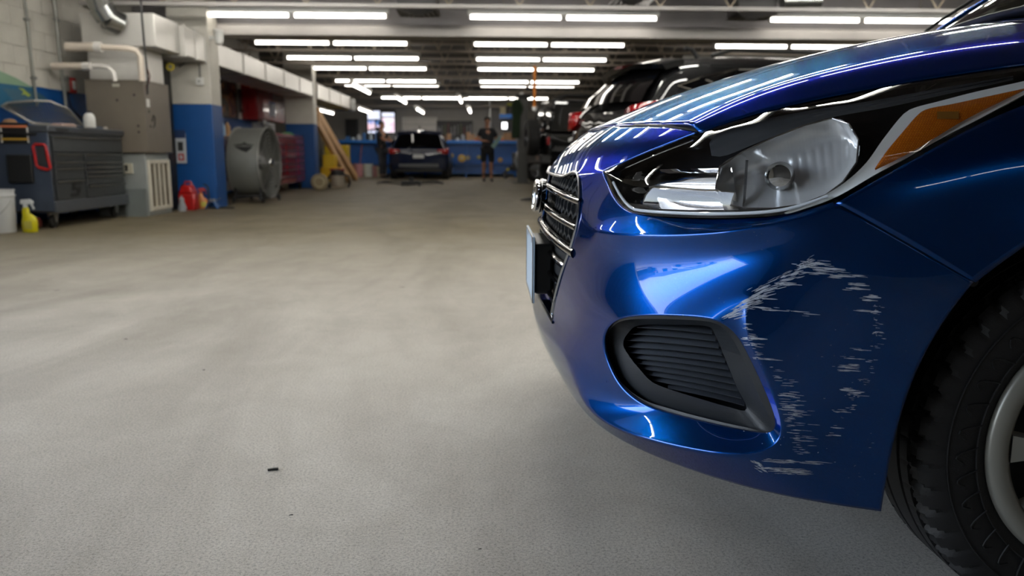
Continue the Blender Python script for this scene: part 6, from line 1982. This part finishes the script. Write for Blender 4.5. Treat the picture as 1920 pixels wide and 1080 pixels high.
def person(label, loc, rz, pose='stand'):
    t = thing('person', label, 'person', loc, rz)
    J = {}
    def j(k, x, y, z, r): J[k] = ((x, y, z), r)
    # facing -y; left arm is +x
    j('pelvis', 0, 0, .94, (.155, .115)); j('waist', 0, 0, 1.08, (.150, .105)); j('chest', 0, .01, 1.28, (.175, .115)); j('neckbase', 0, .01, 1.42, (.085, .07)); j('neck', 0, 0, 1.49, .052); j('head0', 0, -.01, 1.56, (.062, .07))
    j('head1', 0, -.012, 1.63, (.075, .09)); j('head2', 0, 0, 1.70, (.066, .08))
    for s, n in ((-1, 'r'), (1, 'l')):
        j(n + 'hip', s * .09, 0, .88, .085); j(n + 'knee', s * .10, -.02, .50, .058); j(n + 'calf', s * .10, .0, .36, .055); j(n + 'ank', s * .105, .02, .09, .034); j(n + 'heel', s * .105, .02, .05, .036); j(n + 'toe', s * .12, -.17, .03, .030)
        j(n + 'sh', s * .18, .01, 1.39, .058)
    if pose == 'stand':
        j('relb', -.27, .0, 1.14, .042); j('rwr', -.10, -.20, 1.10, .028); j('rha', -.04, -.24, 1.10, (.032, .018))
        j('lelb', .27, .02, 1.13, .042); j('lwr', .17, -.20, 1.02, .028); j('lha', .13, -.25, 1.0, (.032, .018))
    else:
        j('relb', -.22, -.16, 1.18, .042); j('rwr', -.12, -.36, 1.12, .028); j('rha', -.08, -.42, 1.11, (.032, .018))
        j('lelb', .22, -.16, 1.18, .042); j('lwr', .12, -.36, 1.10, .028); j('lha', .10, -.42, 1.08, (.032, .018))
    E_ = [('pelvis', 'waist'), ('waist', 'chest'), ('chest', 'neckbase'), ('neckbase', 'neck'), ('neck', 'head0'), ('head0', 'head1'), ('head1', 'head2')]
    for n in 'rl':
        E_ += [('pelvis', n + 'hip'), (n + 'hip', n + 'knee'), (n + 'knee', n + 'calf'), (n + 'calf', n + 'ank'), (n + 'ank', n + 'heel'), (n + 'heel', n + 'toe'), ('chest', n + 'sh'), (n + 'sh', n + 'elb'), (n + 'elb', n + 'wr'), (n + 'wr', n + 'ha')]
    skin_body('body', J, E_, M_skin, t)
    # fingers and thumb
    for n, s in (('r', -1), ('l', 1)):
        h0 = Vector(J[n + 'ha'][0]); w0 = Vector(J[n + 'wr'][0])
        d = (h0 - w0).normalized(); side = d.cross(Vector((0, 0, 1))).normalized()
        for k in range(4):
            a = h0 + side * (-.024 + .016 * k)
            ln = (.062, .070, .066, .050)[k]
            MB().tube([a - d * .01, a + d * ln * .5 + Vector((0, 0, -.006)), a + d * ln + Vector((0, 0, -.024))], [.0095, .009, .007], 8).build('finger', M_skin, t, smooth=True)
        a = h0 - d * .025 + side * (.030 * -s)
        MB().tube([a, a + (d * .6 + side * -s * .8).normalized() * .030, a + (d * .9 + side * -s * .4).normalized() * .056], [.011, .010, .008], 8).build('thumb', M_skin, t, smooth=True)
    # face and hair
    for s in (-1, 1):
        MB().lathe([(.001, -.008), (.009, 0), (.001, .006)], (s * .028, -.088, 1.645), 'Y', 10).build('eye', mat('eye_dark', '1a1410', .2), t, smooth=True)
        MB().lathe([(.001, -.01), (.02, -.004), (.018, .006), (.001, .008)], (s * .076, .005, 1.63), 'X', 12).build('ear', M_skin, t, smooth=True)
    MB().prism([(-.098, 1.60), (-.116, 1.605), (-.098, 1.645)], 'X', -.012, .012).build('nose', M_skin, t, bevel=.004)
    MB().box(-.024, .024, -.094, -.086, 1.572, 1.580).build('mouth', mat('lips', '6b3a34', .5), t, bevel=.003)
    v = MB().lathe([(.082, .0), (.088, .04), (.080, .09), (.05, .115), (.001, .12)], (0, .012, 1.635), 'Z', 20, cap=False)
    v.v = [(x, y * 1.12 + (.02 if z < 1.66 and y < -.02 else 0), z + (.04 if y < -.03 and z < 1.66 else 0)) for x, y, z in v.v]
    v.build('hair', M_hair, t, smooth=True, sub=1)
    return t, J
def clothes(t, J, long_=False, M_top=M_shirt, M_bot=M_short):
    K = {}
    def g(k, r, z=None, p=None): K[k] = (p or J[k][0], r)
    g('waist', (.172, .128)); g('pelvis', (.172, .13)); g('chest', (.192, .13)); g('neckbase', (.098, .08))
    mid = {n: tuple(Vector(J[n + 'sh'][0]).lerp(Vector(J[n + 'elb'][0]), .72)) for n in 'rl'}
    for n in 'rl': g(n + 'sh', .072); K[n + 'slv'] = (mid[n], .066)
    K['hem'] = ((0, 0, .88), (.175, .13))
    skin_body('shirt', K, [('waist', 'pelvis'), ('pelvis', 'hem'), ('waist', 'chest'), ('chest', 'neckbase'), ('chest', 'rsh'), ('rsh', 'rslv'), ('chest', 'lsh'), ('lsh', 'lslv')], M_top, t)
    K = {'c': ((0, 0, .93), (.165, .125))}
    E_ = []
    for n, s in (('r', -1), ('l', 1)):
        K[n + 'h'] = ((s * .09, 0, .86), .108); K[n + 'm'] = ((s * .105, -.01, .66), .098)
        E_ += [('c', n + 'h'), (n + 'h', n + 'm')]
        if long_:
            K[n + 'k'] = ((s * .10, -.02, .48), .078); K[n + 'e'] = ((s * .105, .01, .10), .062); E_ += [(n + 'm', n + 'k'), (n + 'k', n + 'e')]
        else:
            K[n + 'k'] = ((s * .108, -.02, .50), .095); E_ += [(n + 'm', n + 'k')]
    skin_body('trousers' if long_ else 'shorts', K, E_, M_bot, t)
    for n, s in (('r', -1), ('l', 1)):
        a = J[n + 'ank'][0]
        skin_body('shoe', {'a': ((a[0], .03, .075), (.048, .05)), 'b': ((a[0] + s * .005, -.05, .050), (.046, .038)), 'c': ((a[0] + s * .012, -.18, .036), (.045, .028))}, [('a', 'b'), ('b', 'c')], M_shoe, t)
t, J = person('person in dark t-shirt and black shorts standing in the aisle with a clipboard', floor_at(914, 341), math.radians(8))
clothes(t, J)
lp = t.location
t2 = thing('clipboard', 'pale green clipboard held by the person standing in the aisle', 'clipboard', (lp.x + .16, lp.y - .30, 1.0), math.radians(8))
MB().prism([(-.06, -.04), (.02, -.10), (.24, .20), (.16, .26)], 'Y', -.006, .006).build('board', mat('clipboard_green', '6f8f8a', .5), t2)
MB().bar((.18, -.012, .23), (.22, -.012, .20), .02, .02).build('clip', M_steel, t2)
t, J = person('person in black t-shirt and grey trousers working at the left of the crossover', (at(717, 300, 24.4).x, 24.4, 0), math.radians(70), 'reach')
clothes(t, J, True, mat('black_tee', '0c0c0e', .85), mat('grey_trousers', '34363c', .85))

# ------------------------------------------------------------------ the street outside the open door (mirrored in the paint and headlight)
t = thing('street_building', 'pale single storey building across the street, mirrored in the headlight', 'building', (-38, 0, -.02))
MB().box(-4, 0, -16, 9, 0, 2.9).build('facade', mat('facade_pale', 'b9b4a8', .8), t)
MB().prism([(-16.4, 2.9), (9.4, 2.9), (4.0, 4.2), (-11, 4.2)], 'X', -4.2, .3).build('cornice', mat('facade_trim', '7b776e', .7), t)
for k in range(7):
    for z in (.9,):
        w = MB().box(.0, .06, -15 + 3.4 * k, -13.4 + 3.4 * k, z, z + 1.4).build('window', M_darkgrey, t)
        MB().box(.06, .09, -14.95 + 3.4 * k, -13.45 + 3.4 * k, z + .05, z + 1.35).build('pane', MATS['privacy_glass'], w)
vehicle('parked_car', 'white parked car on the street outside the open door', 'car', (-14, -3.5, 0), math.radians(90), 4.4, 1.8, 1.5, pmat('white_gloss', 'c9cbcc'), M_bg)
vehicle('parked_car', 'dark parked car on the street outside the open door', 'car', (-15, 3.0, 0), math.radians(90), 4.4, 1.8, 1.5, pmat('black_gloss', '060607'), M_bg)
